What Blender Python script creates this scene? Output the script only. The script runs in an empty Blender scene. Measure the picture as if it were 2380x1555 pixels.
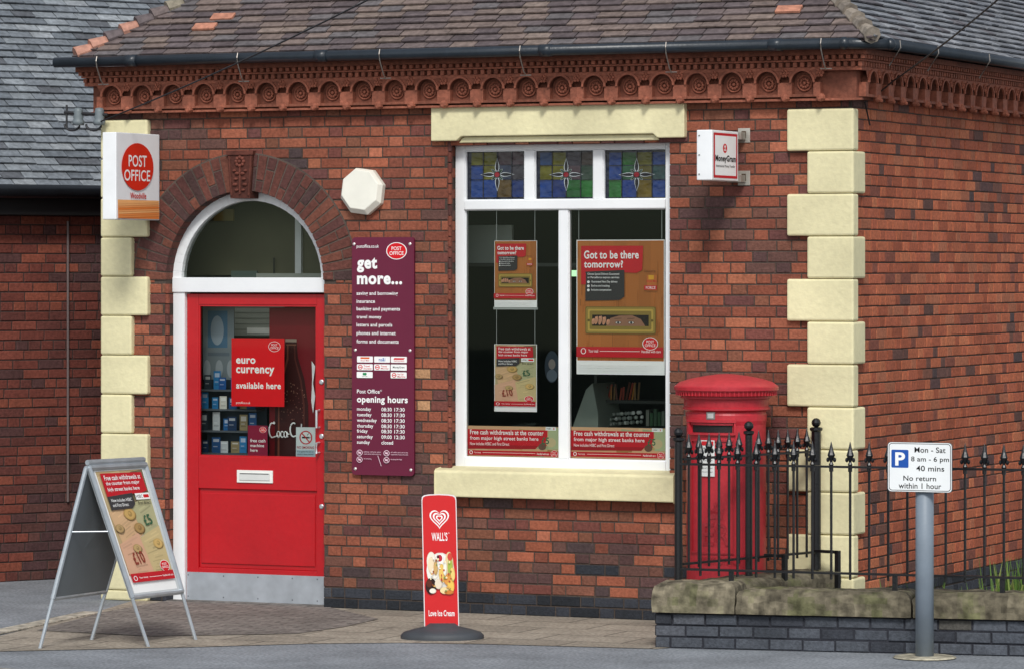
import bpy, math, random
from mathutils import Vector, noise
rnd = random.Random(7)
PI = math.pi
TH = math.radians(24.6); D = 28.5; H = 2.43; F = 9420.0; CX = 1190.0; HY = 626.0
dv = Vector((-math.sin(TH), math.cos(TH), 0)); Rv = Vector((math.cos(TH), math.sin(TH), 0)); Z = Vector((0, 0, 1))
CAM = Vector((0, 0, H)) - dv * D
C = bpy.context.scene.collection

def lin(h):
    h = h.lstrip('#'); o = []
    for i in (0, 2, 4):
        c = int(h[i:i+2], 16) / 255
        o.append(c / 12.92 if c < .04045 else ((c + .055) / 1.055) ** 2.4)
    return tuple(o)
def mul(c, k): return tuple(max(0, min(1, x * k)) for x in c)
def mixc(a, b, t): return tuple(x * (1 - t) + y * t for x, y in zip(a, b))

def ray(px, py): return dv + Rv * ((px - CX) / F) + Z * ((HY - py) / F)
class Pl:
    def __init__(s, o, u=(1, 0, 0), v=(0, 0, 1)):
        s.o = Vector(o); s.u = Vector(u).normalized(); s.v = Vector(v).normalized(); s.n = s.u.cross(s.v)
    def px(s, x, y):
        r = ray(x, y); t = (s.o - CAM).dot(s.n) / r.dot(s.n); p = CAM + r * t - s.o
        return p.dot(s.u), p.dot(s.v)
    def P(s, a, b, h=0): return s.o + s.u * a + s.v * b + s.n * h
    def bb(s, x0, y0, x1, y1):
        cx = (x0 + x1) / 2; cy = (y0 + y1) / 2
        return s.px(x0, cy)[0], s.px(cx, y1)[1], s.px(x1, cy)[0], s.px(cx, y0)[1]
class QuadPl:
    def __init__(s, p00, p10, p11, p01):
        s.q = [Vector(p) for p in (p00, p10, p11, p01)]; s.n = (s.q[1] - s.q[0]).cross(s.q[3] - s.q[0]).normalized()
    def P(s, a, b, h=0):
        q = s.q; return (q[0] * (1 - a) + q[1] * a) * (1 - b) + (q[3] * (1 - a) + q[2] * a) * b + s.n * h
class CylPl:
    curved = True
    def __init__(s, x, y, r): s.x, s.y, s.r = x, y, r
    def P(s, a, b, h=0): return Vector((s.x + (s.r + h) * math.sin(a), s.y - (s.r + h) * math.cos(a), b))
def fac(y): return Pl((0, y, 0))
def G(px, py, z=0.0):
    r = ray(px, py); t = (z - H) / r.z; return CAM + r * t
F0 = fac(0)

# ---------------------------------------------------------------- mesh builder
class MB:
    def __init__(s): s.v = []; s.f = []; s.c = []
    def add(s, vs, fs, c):
        b = len(s.v); s.v += [tuple(v) for v in vs]
        for f in fs: s.f.append([b + i for i in f]); s.c.append(c)
    def poly(s, pts, c): s.add(pts, [list(range(len(pts)))], c)
    def obox(s, o, a, b, e, c):
        o = Vector(o); a = Vector(a); b = Vector(b); e = Vector(e)
        vs = [o, o+a, o+a+b, o+b, o+e, o+a+e, o+a+b+e, o+b+e]
        fs = [(0,3,2,1),(4,5,6,7),(0,1,5,4),(1,2,6,5),(2,3,7,6),(3,0,4,7)]
        if a.cross(b).dot(e) < 0: fs = [f[::-1] for f in fs]
        s.add(vs, fs, c)
    def box(s, x0, x1, y0, y1, z0, z1, c): s.obox((x0,y0,z0),(x1-x0,0,0),(0,y1-y0,0),(0,0,z1-z0),c)
    def pbox(s, pl, a0, b0, a1, b1, h0, h1, c):
        s.obox(pl.P(a0,b0,h0), pl.u*(a1-a0), pl.v*(b1-b0), pl.n*(h1-h0), c)
    def prism(s, pl, pts, h0, h1, c):
        n = len(pts)
        vs = [pl.P(a,b,h1) for a,b in pts] + [pl.P(a,b,h0) for a,b in pts]
        fs = [list(range(n)), list(range(2*n-1, n-1, -1))]
        for i in range(n):
            j = (i+1) % n; fs.append([i, n+i, n+j, j])
        s.add(vs, fs, c)
    def tube(s, pts, r, c, n=8, cap=True):
        pts = [Vector(p) for p in pts]; rs = r if isinstance(r, (list, tuple)) else [r]*len(pts); vs = []
        for i, p in enumerate(pts):
            t = (pts[min(i+1, len(pts)-1)] - pts[max(i-1, 0)]).normalized()
            up = Z if abs(t.z) < .9 else Vector((1,0,0))
            a = t.cross(up).normalized(); b = a.cross(t)
            for k in range(n):
                w = 2*PI*k/n; vs.append(p + (a*math.cos(w) + b*math.sin(w))*rs[i])
        fs = []
        for i in range(len(pts)-1):
            for k in range(n):
                k2 = (k+1) % n; fs.append([i*n+k, (i+1)*n+k, (i+1)*n+k2, i*n+k2])
        if cap: fs.append(list(range(n))); fs.append([ (len(pts)-1)*n+k for k in range(n)][::-1])
        s.add(vs, fs, c)
    def lathe(s, ctr, prof, c, n=32, ax=None):
        ctr = Vector(ctr); ax = Vector(ax or (0,0,1)).normalized()
        u = ax.cross(Vector((1,0,0)) if abs(ax.x) < .9 else Vector((0,1,0))).normalized(); w = ax.cross(u)
        vs = []
        for r, h in prof:
            for k in range(n):
                t = 2*PI*k/n; vs.append(ctr + ax*h + (u*math.cos(t) + w*math.sin(t))*r)
        fs = []
        for i in range(len(prof)-1):
            for k in range(n):
                k2 = (k+1) % n; fs.append([i*n+k, i*n+k2, (i+1)*n+k2, (i+1)*n+k])
        s.add(vs, fs, c)
    def ball(s, ctr, rx, ry, rz, c, n=10, m=6, rot=None):
        ctr = Vector(ctr); vs = []
        for i in range(m+1):
            ph = PI*i/m
            for k in range(n):
                t = 2*PI*k/n; p = Vector((rx*math.sin(ph)*math.cos(t), ry*math.sin(ph)*math.sin(t), rz*math.cos(ph)))
                if rot: p = rot(p)
                vs.append(ctr + p)
        fs = []
        for i in range(m):
            for k in range(n):
                k2 = (k+1) % n; fs.append([i*n+k, (i+1)*n+k, (i+1)*n+k2, i*n+k2])
        s.add(vs, fs, c)
    def build(s, name, mat, parent=None, smooth=False, bevel=0):
        me = bpy.data.meshes.new(name); off = Vector((0,0,0)); q = parent
        while q: off += q.location; q = q.parent
        me.from_pydata([tuple(Vector(v) - off) for v in s.v], [], s.f)
        at = me.color_attributes.new('Col', 'FLOAT_COLOR', 'CORNER'); arr = []
        for f, c in zip(s.f, s.c): arr += [c[0], c[1], c[2], 1.0]*len(f)
        at.data.foreach_set('color', arr)
        me.materials.append(mat)
        if smooth: me.polygons.foreach_set('use_smooth', [True]*len(me.polygons))
        o = bpy.data.objects.new(name, me); C.objects.link(o)
        if parent: o.parent = parent
        if bevel:
            b = o.modifiers.new('b', 'BEVEL'); b.width = bevel; b.segments = 2; b.limit_method = 'ANGLE'
        return o
def thing(name, label, cat, loc=(0,0,0), group=None):
    o = bpy.data.objects.new(name, None); C.objects.link(o); o.location = loc; o.empty_display_size = .1
    o['label'] = label; o['category'] = cat
    if group: o['group'] = group
    return o
def tag(o, label, cat, group=None):
    o['label'] = label; o['category'] = cat
    if group: o['group'] = group
    return o
def struct(o): o['kind'] = 'structure'; return o

# ---------------------------------------------------------------- materials
def amat(name, rough=.6, ns=8, amt=.15, bump=.0, bs=60, metal=0, fine=0, fs=90, spec=.5, emis=0, coat=0, gain=1.0, grime=0):
    m = bpy.data.materials.new(name); m.use_nodes = True; nt = m.node_tree; N = nt.nodes; Lk = nt.links
    bs_ = N['Principled BSDF']; at = N.new('ShaderNodeAttribute'); at.attribute_name = 'Col'
    tc = N.new('ShaderNodeTexCoord'); col = at.outputs['Color']
    def nz(scale, amount, k=1.0, lo=.3, hi=.7):
        nonlocal col
        n = N.new('ShaderNodeTexNoise'); n.inputs['Scale'].default_value = scale; n.inputs['Detail'].default_value = 5
        Lk.new(tc.outputs['Object'], n.inputs['Vector'])
        r = N.new('ShaderNodeMapRange'); r.inputs[1].default_value = lo; r.inputs[2].default_value = hi
        r.inputs[3].default_value = k*(1-amount); r.inputs[4].default_value = k*(1+amount)
        Lk.new(n.outputs['Fac'], r.inputs[0])
        v = N.new('ShaderNodeVectorMath'); v.operation = 'SCALE'
        Lk.new(col, v.inputs[0]); Lk.new(r.outputs[0], v.inputs['Scale']); col = v.outputs[0]
    if amt or gain != 1: nz(ns, amt, gain)
    if fine: nz(fs, fine)
    if grime: nz(1.3, grime, 1-grime*.3, .35, .6)
    Lk.new(col, bs_.inputs['Base Color'])
    bs_.inputs['Roughness'].default_value = rough; bs_.inputs['Metallic'].default_value = metal
    bs_.inputs['Specular IOR Level'].default_value = spec
    if coat: bs_.inputs['Coat Weight'].default_value = coat
    if emis: Lk.new(col, bs_.inputs['Emission Color']); bs_.inputs['Emission Strength'].default_value = emis
    if bump:
        n = N.new('ShaderNodeTexNoise'); n.inputs['Scale'].default_value = bs; n.inputs['Detail'].default_value = 4
        Lk.new(tc.outputs['Object'], n.inputs['Vector'])
        b = N.new('ShaderNodeBump'); b.inputs['Strength'].default_value = bump; b.inputs['Distance'].default_value = .01
        Lk.new(n.outputs['Fac'], b.inputs['Height']); Lk.new(b.outputs[0], bs_.inputs['Normal'])
    return m
M = dict(
 brick=amat('brick', .8, 3, .12, .6, 80, fine=.25, fs=45, spec=.25, grime=.1),
 mortar=amat('mortar', .95, 4, .2, .4, 150, fine=.2, spec=.1),
 tile=amat('roof_tile', .7, 5, .14, .4, 50, fine=.28, fs=26, spec=.3),
 cream=amat('cream_masonry_paint', .65, 2.5, .06, .3, 35, fine=.05, fs=25, spec=.3, grime=.07),
 terra=amat('terracotta', .75, 4, .22, .4, 70, fine=.25, fs=35, spec=.3),
 white=amat('white_gloss_paint', .35, 3, .04, .08, 20),
 red=amat('red_gloss_paint', .3, 3, .07, .12, 18, coat=.2, fine=.04, fs=40),
 pillar=amat('pillar_box_enamel', .45, 4, .1, .15, 40, fine=.1, fs=30),
 print=amat('printed_sheet', .5, 6, .03, spec=.3),
 bright=amat('brightened_sheet_behind_glass', .5, 6, .03, spec=.3, gain=1.45),  # gain lifts the colours to make up for dim light indoors
 enamel=amat('sign_enamel', .35, 3, .06, .03, 20),
 plastic=amat('plastic', .45, 5, .06, .05, 30),
 metal=amat('brushed_metal', .38, 9, .12, .05, 60, metal=.6),
 iron=amat('black_iron_paint', .35, 9, .2, .15, 60),
 stone=amat('weathered_stone', .9, 4, .32, .9, 28, fine=.45, fs=16, spec=.2),
 dark=amat('interior_surface', .8, 3, .15),
 stain=amat('stained_glass', .12, 14, .3, .25, 25, spec=.5),
 leaf=amat('grass_blade', .6, 6, .3),
 rubber=amat('black_rubber', .6, 6, .15, .1, 40),
 lamp=amat('lamp_tube', .5, 0, 0, emis=1.6),
 galv=amat('grey_post_paint', .5, 6, .1, .08, 40),
)
def glass_mat():
    m = bpy.data.materials.new('window_glass'); m.use_nodes = True; nt = m.node_tree; N = nt.nodes; N.clear()
    o = N.new('ShaderNodeOutputMaterial'); mx = N.new('ShaderNodeMixShader'); t = N.new('ShaderNodeBsdfTransparent'); g = N.new('ShaderNodeBsdfGlossy')
    t.inputs[0].default_value = (.95,.98,.96,1); g.inputs['Roughness'].default_value = .02; g.inputs[0].default_value=(.55,.68,.55,1)
    fr = N.new('ShaderNodeFresnel'); fr.inputs[0].default_value = 1.4
    nt.links.new(fr.outputs[0], mx.inputs[0]); nt.links.new(t.outputs[0], mx.inputs[1]); nt.links.new(g.outputs[0], mx.inputs[2]); nt.links.new(mx.outputs[0], o.inputs[0])
    return m
M['glass'] = glass_mat()
def ground_mat(name, c1, c2, scale, rough=.9, brick=None, bump=.3):
    m = bpy.data.materials.new(name); m.use_nodes = True; nt = m.node_tree; N = nt.nodes; Lk = nt.links; b = N['Principled BSDF']
    tc = N.new('ShaderNodeTexCoord'); n1 = N.new('ShaderNodeTexNoise'); n1.inputs['Scale'].default_value = scale; n1.inputs['Detail'].default_value = 8
    Lk.new(tc.outputs['Object'], n1.inputs['Vector'])
    n2 = N.new('ShaderNodeTexNoise'); n2.inputs['Scale'].default_value = 1.7; n2.inputs['Detail'].default_value = 8; n2.inputs['Roughness'].default_value = .65; Lk.new(tc.outputs['Object'], n2.inputs['Vector'])
    r = N.new('ShaderNodeValToRGB'); r.color_ramp.elements[0].position = .32; r.color_ramp.elements[1].position = .68
    r.color_ramp.elements[0].color = (*c1, 1); r.color_ramp.elements[1].color = (*c2, 1); Lk.new(n1.outputs['Fac'], r.inputs[0])
    mr = N.new('ShaderNodeMapRange'); mr.inputs[1].default_value=.3; mr.inputs[2].default_value=.7; mr.inputs[3].default_value=.72; mr.inputs[4].default_value=1.2
    Lk.new(n2.outputs['Fac'], mr.inputs[0])
    v = N.new('ShaderNodeVectorMath'); v.operation='SCALE'; Lk.new(r.outputs[0], v.inputs[0]); Lk.new(mr.outputs[0], v.inputs['Scale']); col = v.outputs[0]
    hgt = n1.outputs['Fac']
    if brick:
        bt = N.new('ShaderNodeTexBrick'); bt.inputs['Scale'].default_value = 1; bt.inputs['Brick Width'].default_value = brick[0]; bt.inputs['Row Height'].default_value = brick[1]
        bt.inputs['Mortar Size'].default_value = brick[2]; bt.inputs['Color1'].default_value = (.82,.82,.82,1); bt.inputs['Color2'].default_value = (1.08,1.08,1.08,1); bt.inputs['Mortar'].default_value = (.42,.42,.42,1)
        Lk.new(tc.outputs['Object'], bt.inputs['Vector'])
        mm = N.new('ShaderNodeVectorMath'); mm.operation='MULTIPLY'; Lk.new(col, mm.inputs[0]); Lk.new(bt.outputs['Color'], mm.inputs[1]); col = mm.outputs[0]
    Lk.new(col, b.inputs['Base Color']); b.inputs['Roughness'].default_value = rough; b.inputs['Specular IOR Level'].default_value = .2
    bp = N.new('ShaderNodeBump'); bp.inputs['Strength'].default_value = bump; bp.inputs['Distance'].default_value = .01
    Lk.new(hgt, bp.inputs['Height']); Lk.new(bp.outputs[0], b.inputs['Normal'])
    return m

# ---------------------------------------------------------------- lettering and flat artwork
GC = {}
def glyph(t, bold):
    bold *= .42
    k = (t, bold)
    if k in GC: return GC[k]
    cu = bpy.data.curves.new('t', 'FONT'); cu.body = t; cu.resolution_u = 4; cu.offset = bold; cu.space_character = 1+bold*2.5
    ob = bpy.data.objects.new('t', cu); C.objects.link(ob); dg = bpy.context.evaluated_depsgraph_get(); dg.update()
    me = bpy.data.meshes.new_from_object(ob.evaluated_get(dg))
    vs = [(v.co.x, v.co.y) for v in me.vertices]; fs = [list(p.vertices) for p in me.polygons]
    bpy.data.objects.remove(ob); bpy.data.meshes.remove(me); bpy.data.curves.remove(cu)
    xs = [v[0] for v in vs] or [0,1]; ys = [v[1] for v in vs] or [0,1]
    GC[k] = (vs, fs, min(xs), max(xs), min(ys), max(ys)); return GC[k]
WH = lin('#f4f4f2'); RED = lin('#d3151f'); BLK = lin('#1a1a1c')
class Cv:
    def __init__(s, mb, pl, loc, des, h=.001, st=.0003): s.mb, s.pl, s.loc, s.des, s.h, s.st = mb, pl, loc, des, h, st
    def m(s, x, y):
        a0,b0,a1,b1 = s.loc; x0,y0,x1,y1 = s.des
        return a0+(x-x0)/(x1-x0)*(a1-a0), b1-(y-y0)/(y1-y0)*(b1-b0)
    def poly(s, pts, c):
        s.h += s.st; q = [s.pl.P(*s.m(x,y), s.h) for x,y in pts]
        ar = sum(pts[i][0]*pts[(i+1)%len(pts)][1]-pts[(i+1)%len(pts)][0]*pts[i][1] for i in range(len(pts)))
        if ar > 0: q = q[::-1]
        s.mb.poly(q, c)
    def rect(s, x0, y0, x1, y1, c):
        if hasattr(s.pl, 'curved'):
            s.h += s.st
            for i in range(8):
                xa = x0+(x1-x0)*i/8; xb = x0+(x1-x0)*(i+1)/8
                s.mb.poly([s.pl.P(*s.m(*p), s.h) for p in ((xa,y1),(xb,y1),(xb,y0),(xa,y0))], c)
        else: s.poly([(x0,y1),(x1,y1),(x1,y0),(x0,y0)], c)
    def rr(s, x0, y0, x1, y1, r, c, ry=None):
        ry = ry or r; pts = []
        for cx, cy, a in ((x1-r,y0+ry,-90),(x1-r,y1-ry,0),(x0+r,y1-ry,90),(x0+r,y0+ry,180)):
            for k in range(6):
                t = math.radians(a+k*18); pts.append((cx+r*math.cos(t), cy+ry*math.sin(t)))
        s.poly(pts, c)
    def ell(s, cx, cy, rx, ry, c, n=24, rot=0):
        s.poly([(cx+rx*math.cos(t)*math.cos(rot)-ry*math.sin(t)*math.sin(rot), cy+rx*math.cos(t)*math.sin(rot)+ry*math.sin(t)*math.cos(rot)) for t in [2*PI*k/n for k in range(n)]], c)
    def line(s, x0, y0, x1, y1, w, c):
        L = math.hypot(x1-x0, y1-y0) or 1; nx = -(y1-y0)/L*w/2; ny = (x1-x0)/L*w/2
        s.poly([(x0+nx,y0+ny),(x1+nx,y1+ny),(x1-nx,y1-ny),(x0-nx,y0-ny)], c)
    def text(s, t, x0, y0, x1, y1, c, bold=.015, rot=0, mb=None):
        vs, fs, gx0, gx1, gy0, gy1 = glyph(t, bold); out = []
        cx, cy = (x0+x1)/2, (y0+y1)/2; cr, sr = math.cos(rot), math.sin(rot)
        for x, y in vs:
            X = (x-gx0)/(gx1-gx0)*(x1-x0)-(x1-x0)/2; Y = (1-(y-gy0)/(gy1-gy0))*(y1-y0)-(y1-y0)/2
            out.append(s.pl.P(*s.m(cx+X*cr-Y*sr, cy+X*sr+Y*cr), s.h+s.st*1.5))
        (mb or s.mb).add(out, fs, c)
def po_logo(cv, cx, cy, rx, ry, ring=True, mb=None):
    if ring: cv.ell(cx, cy, rx, ry, WH)
    cv.ell(cx, cy, rx*.92, ry*.92, RED)
    cv.text('POST', cx-rx*.48, cy-ry*.5, cx+rx*.48, cy-ry*.08, WH, mb=mb); cv.text('OFFICE', cx-rx*.68, cy+ry*.05, cx+rx*.68, cy+ry*.48, WH, mb=mb)

def money(cv, x0, y0, x1, y1, w5=True):
    W = x1-x0; Hh = y1-y0; X = lambda f: x0+W*f; Y = lambda f: y0+Hh*f
    cv.rect(x0, y0, x1, y1, lin('#b8a279'))
    notes = (([(0,.05),(.5,0),(.62,.3),(.05,.42)],'#c9b48a'),([(.45,.05),(1,0),(1,.3),(.6,.36)],'#766a50'),([(0,.4),(.55,.25),(.7,.6),(.1,.75)],'#d0ab82'),
                   ([(.5,.35),(1,.22),(1,.62),(.62,.68)],'#b0ac84'),([(0,.7),(.5,.6),(.6,1),(0,1)],'#d3a688'),([(.5,.65),(1,.55),(1,1),(.58,1)],'#c6b282'))
    for pts, c in notes:
        cv.poly([(X(a),Y(b)) for a,b in pts][::-1], lin(c))
        p0,p1,p2,p3 = pts
        for i in range(1,13):   # engraving of the notes
            f_ = i/13; a = (p0[0]*(1-f_)+p3[0]*f_, p0[1]*(1-f_)+p3[1]*f_); b = (p1[0]*(1-f_)+p2[0]*f_, p1[1]*(1-f_)+p2[1]*f_)
            s0 = rnd.uniform(.05,.5); s1 = rnd.uniform(.5,.95)
            cv.line(X(a[0]*(1-s0)+b[0]*s0),Y(a[1]*(1-s0)+b[1]*s0),X(a[0]*(1-s1)+b[0]*s1),Y(a[1]*(1-s1)+b[1]*s1),W*rnd.uniform(.01,.04),mul(lin(c),rnd.choice((.75,.85,.92,1.12))))
    cv.ell(X(.78),Y(.12),W*.13,W*.16,lin('#85755a')); cv.ell(X(.78),Y(.1),W*.09,W*.11,lin('#b9a480')); cv.ell(X(.78),Y(.04),W*.1,W*.05,lin('#5c4c3a'))
    k = W*.1
    for a, b, s_, c in ((.42,.42,1.25,'#b8965a'),(.54,.56,1.1,'#a08050'),(.2,.28,1,'#ccbc98'),(.85,.72,1.05,'#bf9f62'),(.35,.75,.9,'#b09464'),(.1,.55,.9,'#a88c60')):
        cv.ell(X(a)+k*.15,Y(b)+k*.2,k*s_,k*s_,mul(lin(c),.45)); cv.ell(X(a),Y(b),k*s_,k*s_,lin(c)); cv.ell(X(a),Y(b),k*s_*.8,k*s_*.8,mul(lin(c),1.2)); cv.ell(X(a)+k*.1,Y(b),k*s_*.35,k*s_*.5,mul(lin(c),.75)); cv.ell(X(a)+k*.02,Y(b)-k*.15,k*s_*.2,k*s_*.22,mul(lin(c),1.1))
    cv.text('£10', X(.18), Y(.78), X(.44), Y(.9), lin('#8c3b2c'), .05, -.15); cv.text('£5', X(.68), Y(.44), X(.86), Y(.54), lin('#3b6246'), .05, -.2)

# ---------------------------------------------------------------- key dimensions of the building
XL = F0.px(236, 900)[0]; XR = F0.px(1980, 700)[0]; DEPTH = 6.0
JX0 = F0.px(386, 900)[0]; JX1 = F0.px(752, 900)[0]; AC = (JX0+JX1)/2; AR = (JX1-JX0)/2; AZ = F0.px(569, 652)[1]; AR2 = AR+.265
WX0 = F0.px(1043, 700)[0]; WX1 = F0.px(1556, 700)[0]; WZ0 = F0.px(1300, 1098)[1]; WZ1 = F0.px(1300, 325)[1]
ZT = 3.72
bld = thing('brick_building', 'red and dark brick corner building with cream quoins, arched red door and hipped tiled roof', 'building', (0,0,0))

def addbrick(mb, pl, a0, a1, b0, b1, h, dep, c):
    k = .004
    P = pl.P
    vs = [P(a0+k,b0+k,h),P(a1-k,b0+k,h),P(a1-k,b1-k,h),P(a0+k,b1-k,h), P(a0,b0,h-k),P(a1,b0,h-k),P(a1,b1,h-k),P(a0,b1,h-k), P(a0,b0,h-dep),P(a1,b0,h-dep),P(a1,b1,h-dep),P(a0,b1,h-dep)]
    fs = [(0,1,2,3)]
    for i in range(4):
        j = (i+1)%4; fs += [(4+i,4+j,j,i),(8+i,8+j,4+j,4+i)]
    mb.add(vs, fs, c)
def bricks(mb, pl, a0, a1, b0, b1, colf, holes=lambda z: [], dep=.1, mode='flemish', ch=.075, st=.218, joint=.009, jit=.002):
    rows = int(round((b1-b0)/ch)); hd = st/2
    for r in range(rows):
        z0 = b0+r*ch; zm = z0+ch/2; hs = holes(zm)
        if mode == 'flemish': per = [st, hd]; start = a0-(0 if r%2 else (st+hd)/2)
        elif mode == 'garden':
            per = [hd] if r%4 == 0 else [st]; start = a0-(0 if r%2 else st/2)-(hd/2 if r%4==0 else 0)
        else: per = [st]; start = a0-(0 if r%2 else st/2)
        x = start+rnd.uniform(-.01,.01); i = 0
        while x < a1:
            w = per[i%len(per)]*rnd.uniform(.96,1.04); i += 1
            segs = [(max(x,a0)+joint/2, min(x+w,a1)-joint/2)]; x += w
            for h0, h1 in hs:
                n = []
                for s0, s1 in segs:
                    if h1 <= s0 or h0 >= s1: n.append((s0,s1)); continue
                    if h0 > s0: n.append((s0, h0))
                    if h1 < s1: n.append((h1, s1))
                segs = n
            for s0, s1 in segs:
                if s1-s0 < .03: continue
                addbrick(mb, pl, s0, s1, z0+joint/2+rnd.uniform(-.0015,.0015), z0+ch-joint/2+rnd.uniform(-.0015,.0015), rnd.uniform(-jit,jit), dep, colf((s0+s1)/2, zm))
def pick(pal, j=.09):
    t = rnd.random()*sum(w for _, w in pal)
    for c, w in pal:
        t -= w
        if t <= 0: return mul(lin(c), rnd.uniform(1-j,1+j))
    return lin(pal[0][0])
PF = [('#844b39',3),('#8e523e',3),('#7a4637',3),('#70423a',2),('#985a44',2),('#66403c',1.4),('#a26349',.7),('#7c4f3d',2)]
PD = [('#63463f',3),('#573f3d',3),('#6e4a3f',3),('#7a4f40',2),('#4b3d3d',1)]
PS = [('#a25940',4),('#aa6043',4),('#97523a',3),('#a06248',2),('#7e4a3c',.9),('#60433c',.55),('#b26a4a',1)]
PB = [('#2e3137',3),('#373a41',3),('#26292e',2),('#42454b',1)]
def colfront(a, z):
    if z < .15: return pick(PB)
    n = noise.noise(Vector((a*1.1, z*1.3, 3.1)))
    bx = F0.px(965,900)[0]; bx2 = F0.px(1003,900)[0]
    if bx < a < bx2 and 1.25 < z < 1.75 and rnd.random() < .6: return mul(lin('#b98d68'), rnd.uniform(.85,1.05))
    if z < .5 and a > -.5 and rnd.random() < .5: return pick(PD+PB[:1])
    if n < -.2 and rnd.random() < .5: return pick(PD)
    if n > .2 and rnd.random() < .5: return pick([('#9c5a43',2),('#a5644c',1),('#92533d',2)])
    return pick(PF)
def holes(z, grow=0.0):
    h = []
    if WZ0-grow < z < WZ1+grow: h.append((WX0-grow, WX1+grow))
    if z < AZ: h.append((JX0-grow, JX1+grow))
    elif z < AZ+AR+.1:
        k = math.sqrt(max(0, (AR+.1)**2-(z-AZ)**2)); h.append((AC-k, AC+k))
    return h
mb = MB(); bricks(mb, F0, XL+.02, XR-.02, 0, ZT, colfront, holes, dep=.11)
SW = Pl((XR,0,0),(0,1,0))
bricks(mb, SW, .02, DEPTH, 0, ZT, lambda a,z: pick(PB) if z < .22 else (pick(PD) if noise.noise(Vector((a,z*1.5,9))) < -.38 and rnd.random()<.5 else pick(PS)), mode='flemish')
LW = Pl((XL,DEPTH,0),(0,-1,0))
bricks(mb, LW, 0, DEPTH, 0, ZT, lambda a,z: pick(PF), mode='stretcher')
mb.build('brickwork', M['brick'], bld)
mb = MB(); MC = lin('#4e453f')
z = 0.0
def slab(x0, x1, z0, z1): mb.box(x0, x1, .006, .3, z0, z1, MC)
g = .004
slab(XL+.006, JX0-g, 0, AZ); slab(JX1+g, WX0-g, 0, AZ)
slab(WX0-g, WX1+g, 0, WZ0-g); slab(WX1+g, XR-.006, 0, ZT); slab(WX0-g, WX1+g, WZ1+g, ZT)
nst = 24; zz = [AZ+(AR+.1)*i/nst for i in range(nst+1)]
for i in range(nst):
    k = math.sqrt(max(0,(AR+.1)**2-(zz[i]-AZ)**2)); slab(XL+.006, AC-k, zz[i], zz[i+1]); slab(AC+k, WX0-g, zz[i], zz[i+1])
slab(XL+.006, WX0-g, zz[-1], ZT)
mb.box(XR-.3, XR-.006, .3, DEPTH, 0, ZT, MC); mb.box(XL+.006, XL+.3, .3, DEPTH, 0, ZT, MC); mb.box(XL+.3, XR-.3, DEPTH-.3, DEPTH, 0, ZT, MC)
mb.build('mortar_wall', M['mortar'], bld)
# arch of radial bricks
mb = MB(); NV = 35
for i in range(NV):
    t0 = PI*i/NV+.007; t1 = PI*(i+1)/NV-.007
    if abs((t0+t1)/2-PI/2) < .06: continue
    sp = [(AR, AR2)] if i%2 else [(AR, AR+.17),(AR+.18, AR2)]
    if i%3==0: sp = [(AR, AR+.08),(AR+.09, AR2)]
    for r0, r1 in sp:
        c = pick([('#643c34',3),('#573733',3),('#704437',2),('#4c3836',1.5)]); hh = .007+rnd.uniform(-.001,.003)
        mb.prism(F0, [(AC+r*math.cos(t), AZ+r*math.sin(t)) for r,t in ((r0,t0),(r1,t0),(r1,t1),(r0,t1))], -.12, hh, c)
mb.build('door_arch', M['brick'], bld, bevel=.003)
mb = MB()
NA=40
for i in range(NA):
    t0 = PI*i/NA; t1 = PI*(i+1)/NA
    mb.prism(F0, [(AC+r*math.cos(t), AZ+r*math.sin(t)) for r,t in ((AR+.004,t0),(AR2+.012,t0),(AR2+.012,t1),(AR+.004,t1))], -.11, .0022, mul(MC,1.4))
mb.build('arch_mortar', M['mortar'], bld)
for xj, zt in ((JX0, AZ),(WX0, WZ1)):
    mb = MB()
    z = WZ0 if xj == WX0 else .15
    while z < zt-.03:
        mb.tube([(xj+.004,.012,z+.004),(xj+.004,.012,min(z+.071,zt))], .018, pick([('#6a3c33',2),('#7d4738',2),('#583834',1)]), 8); z += .075
    mb.build('jamb_edging', M['brick'], bld)
# keystone
kp = fac(-.0); TC = lin('#5c3228')
mb = MB(); a0,b0,a1,b1 = kp.bb(528,354,598,462); ac=(a0+a1)/2
mb.prism(kp, [(ac-.08,b0),(ac+.08,b0),(ac+.105,b1),(ac-.105,b1)], -.1, .032, mul(TC,.7))
mb.prism(kp, [(ac-.108,b1-.022),(ac+.108,b1-.022),(ac+.112,b1+.008),(ac-.112,b1+.008)], -.05, .042, TC)
for s_ in (-1,1):
    mb.tube([kp.P(ac+s_*.07,b0+.02,.034),kp.P(ac+s_*.09,b1-.03,.034)], .008, TC)
    for q, (x, y, r) in enumerate(((.026,.06,.018),(.04,.1,.02),(.034,.14,.018),(.022,.18,.02),(.045,.2,.015))):
        mb.ball(kp.P(ac+s_*x,b0+y,.036), r, .014, r*.6, mul(TC,1.35))
mb.tube([kp.P(ac,b0+.03,.036),kp.P(ac,b1-.1,.036)], .007, mul(TC,1.2))
for k in range(8):
    t = 2*PI*k/8; mb.ball(kp.P(ac+.03*math.cos(t),b1-.07+.03*math.sin(t),.038), .014,.012,.014, mul(TC,1.5))
mb.ball(kp.P(ac,b1-.07,.044), .014,.014,.014, mul(TC,1.3))
mb.build('keystone', M['terra'], bld)

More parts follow.
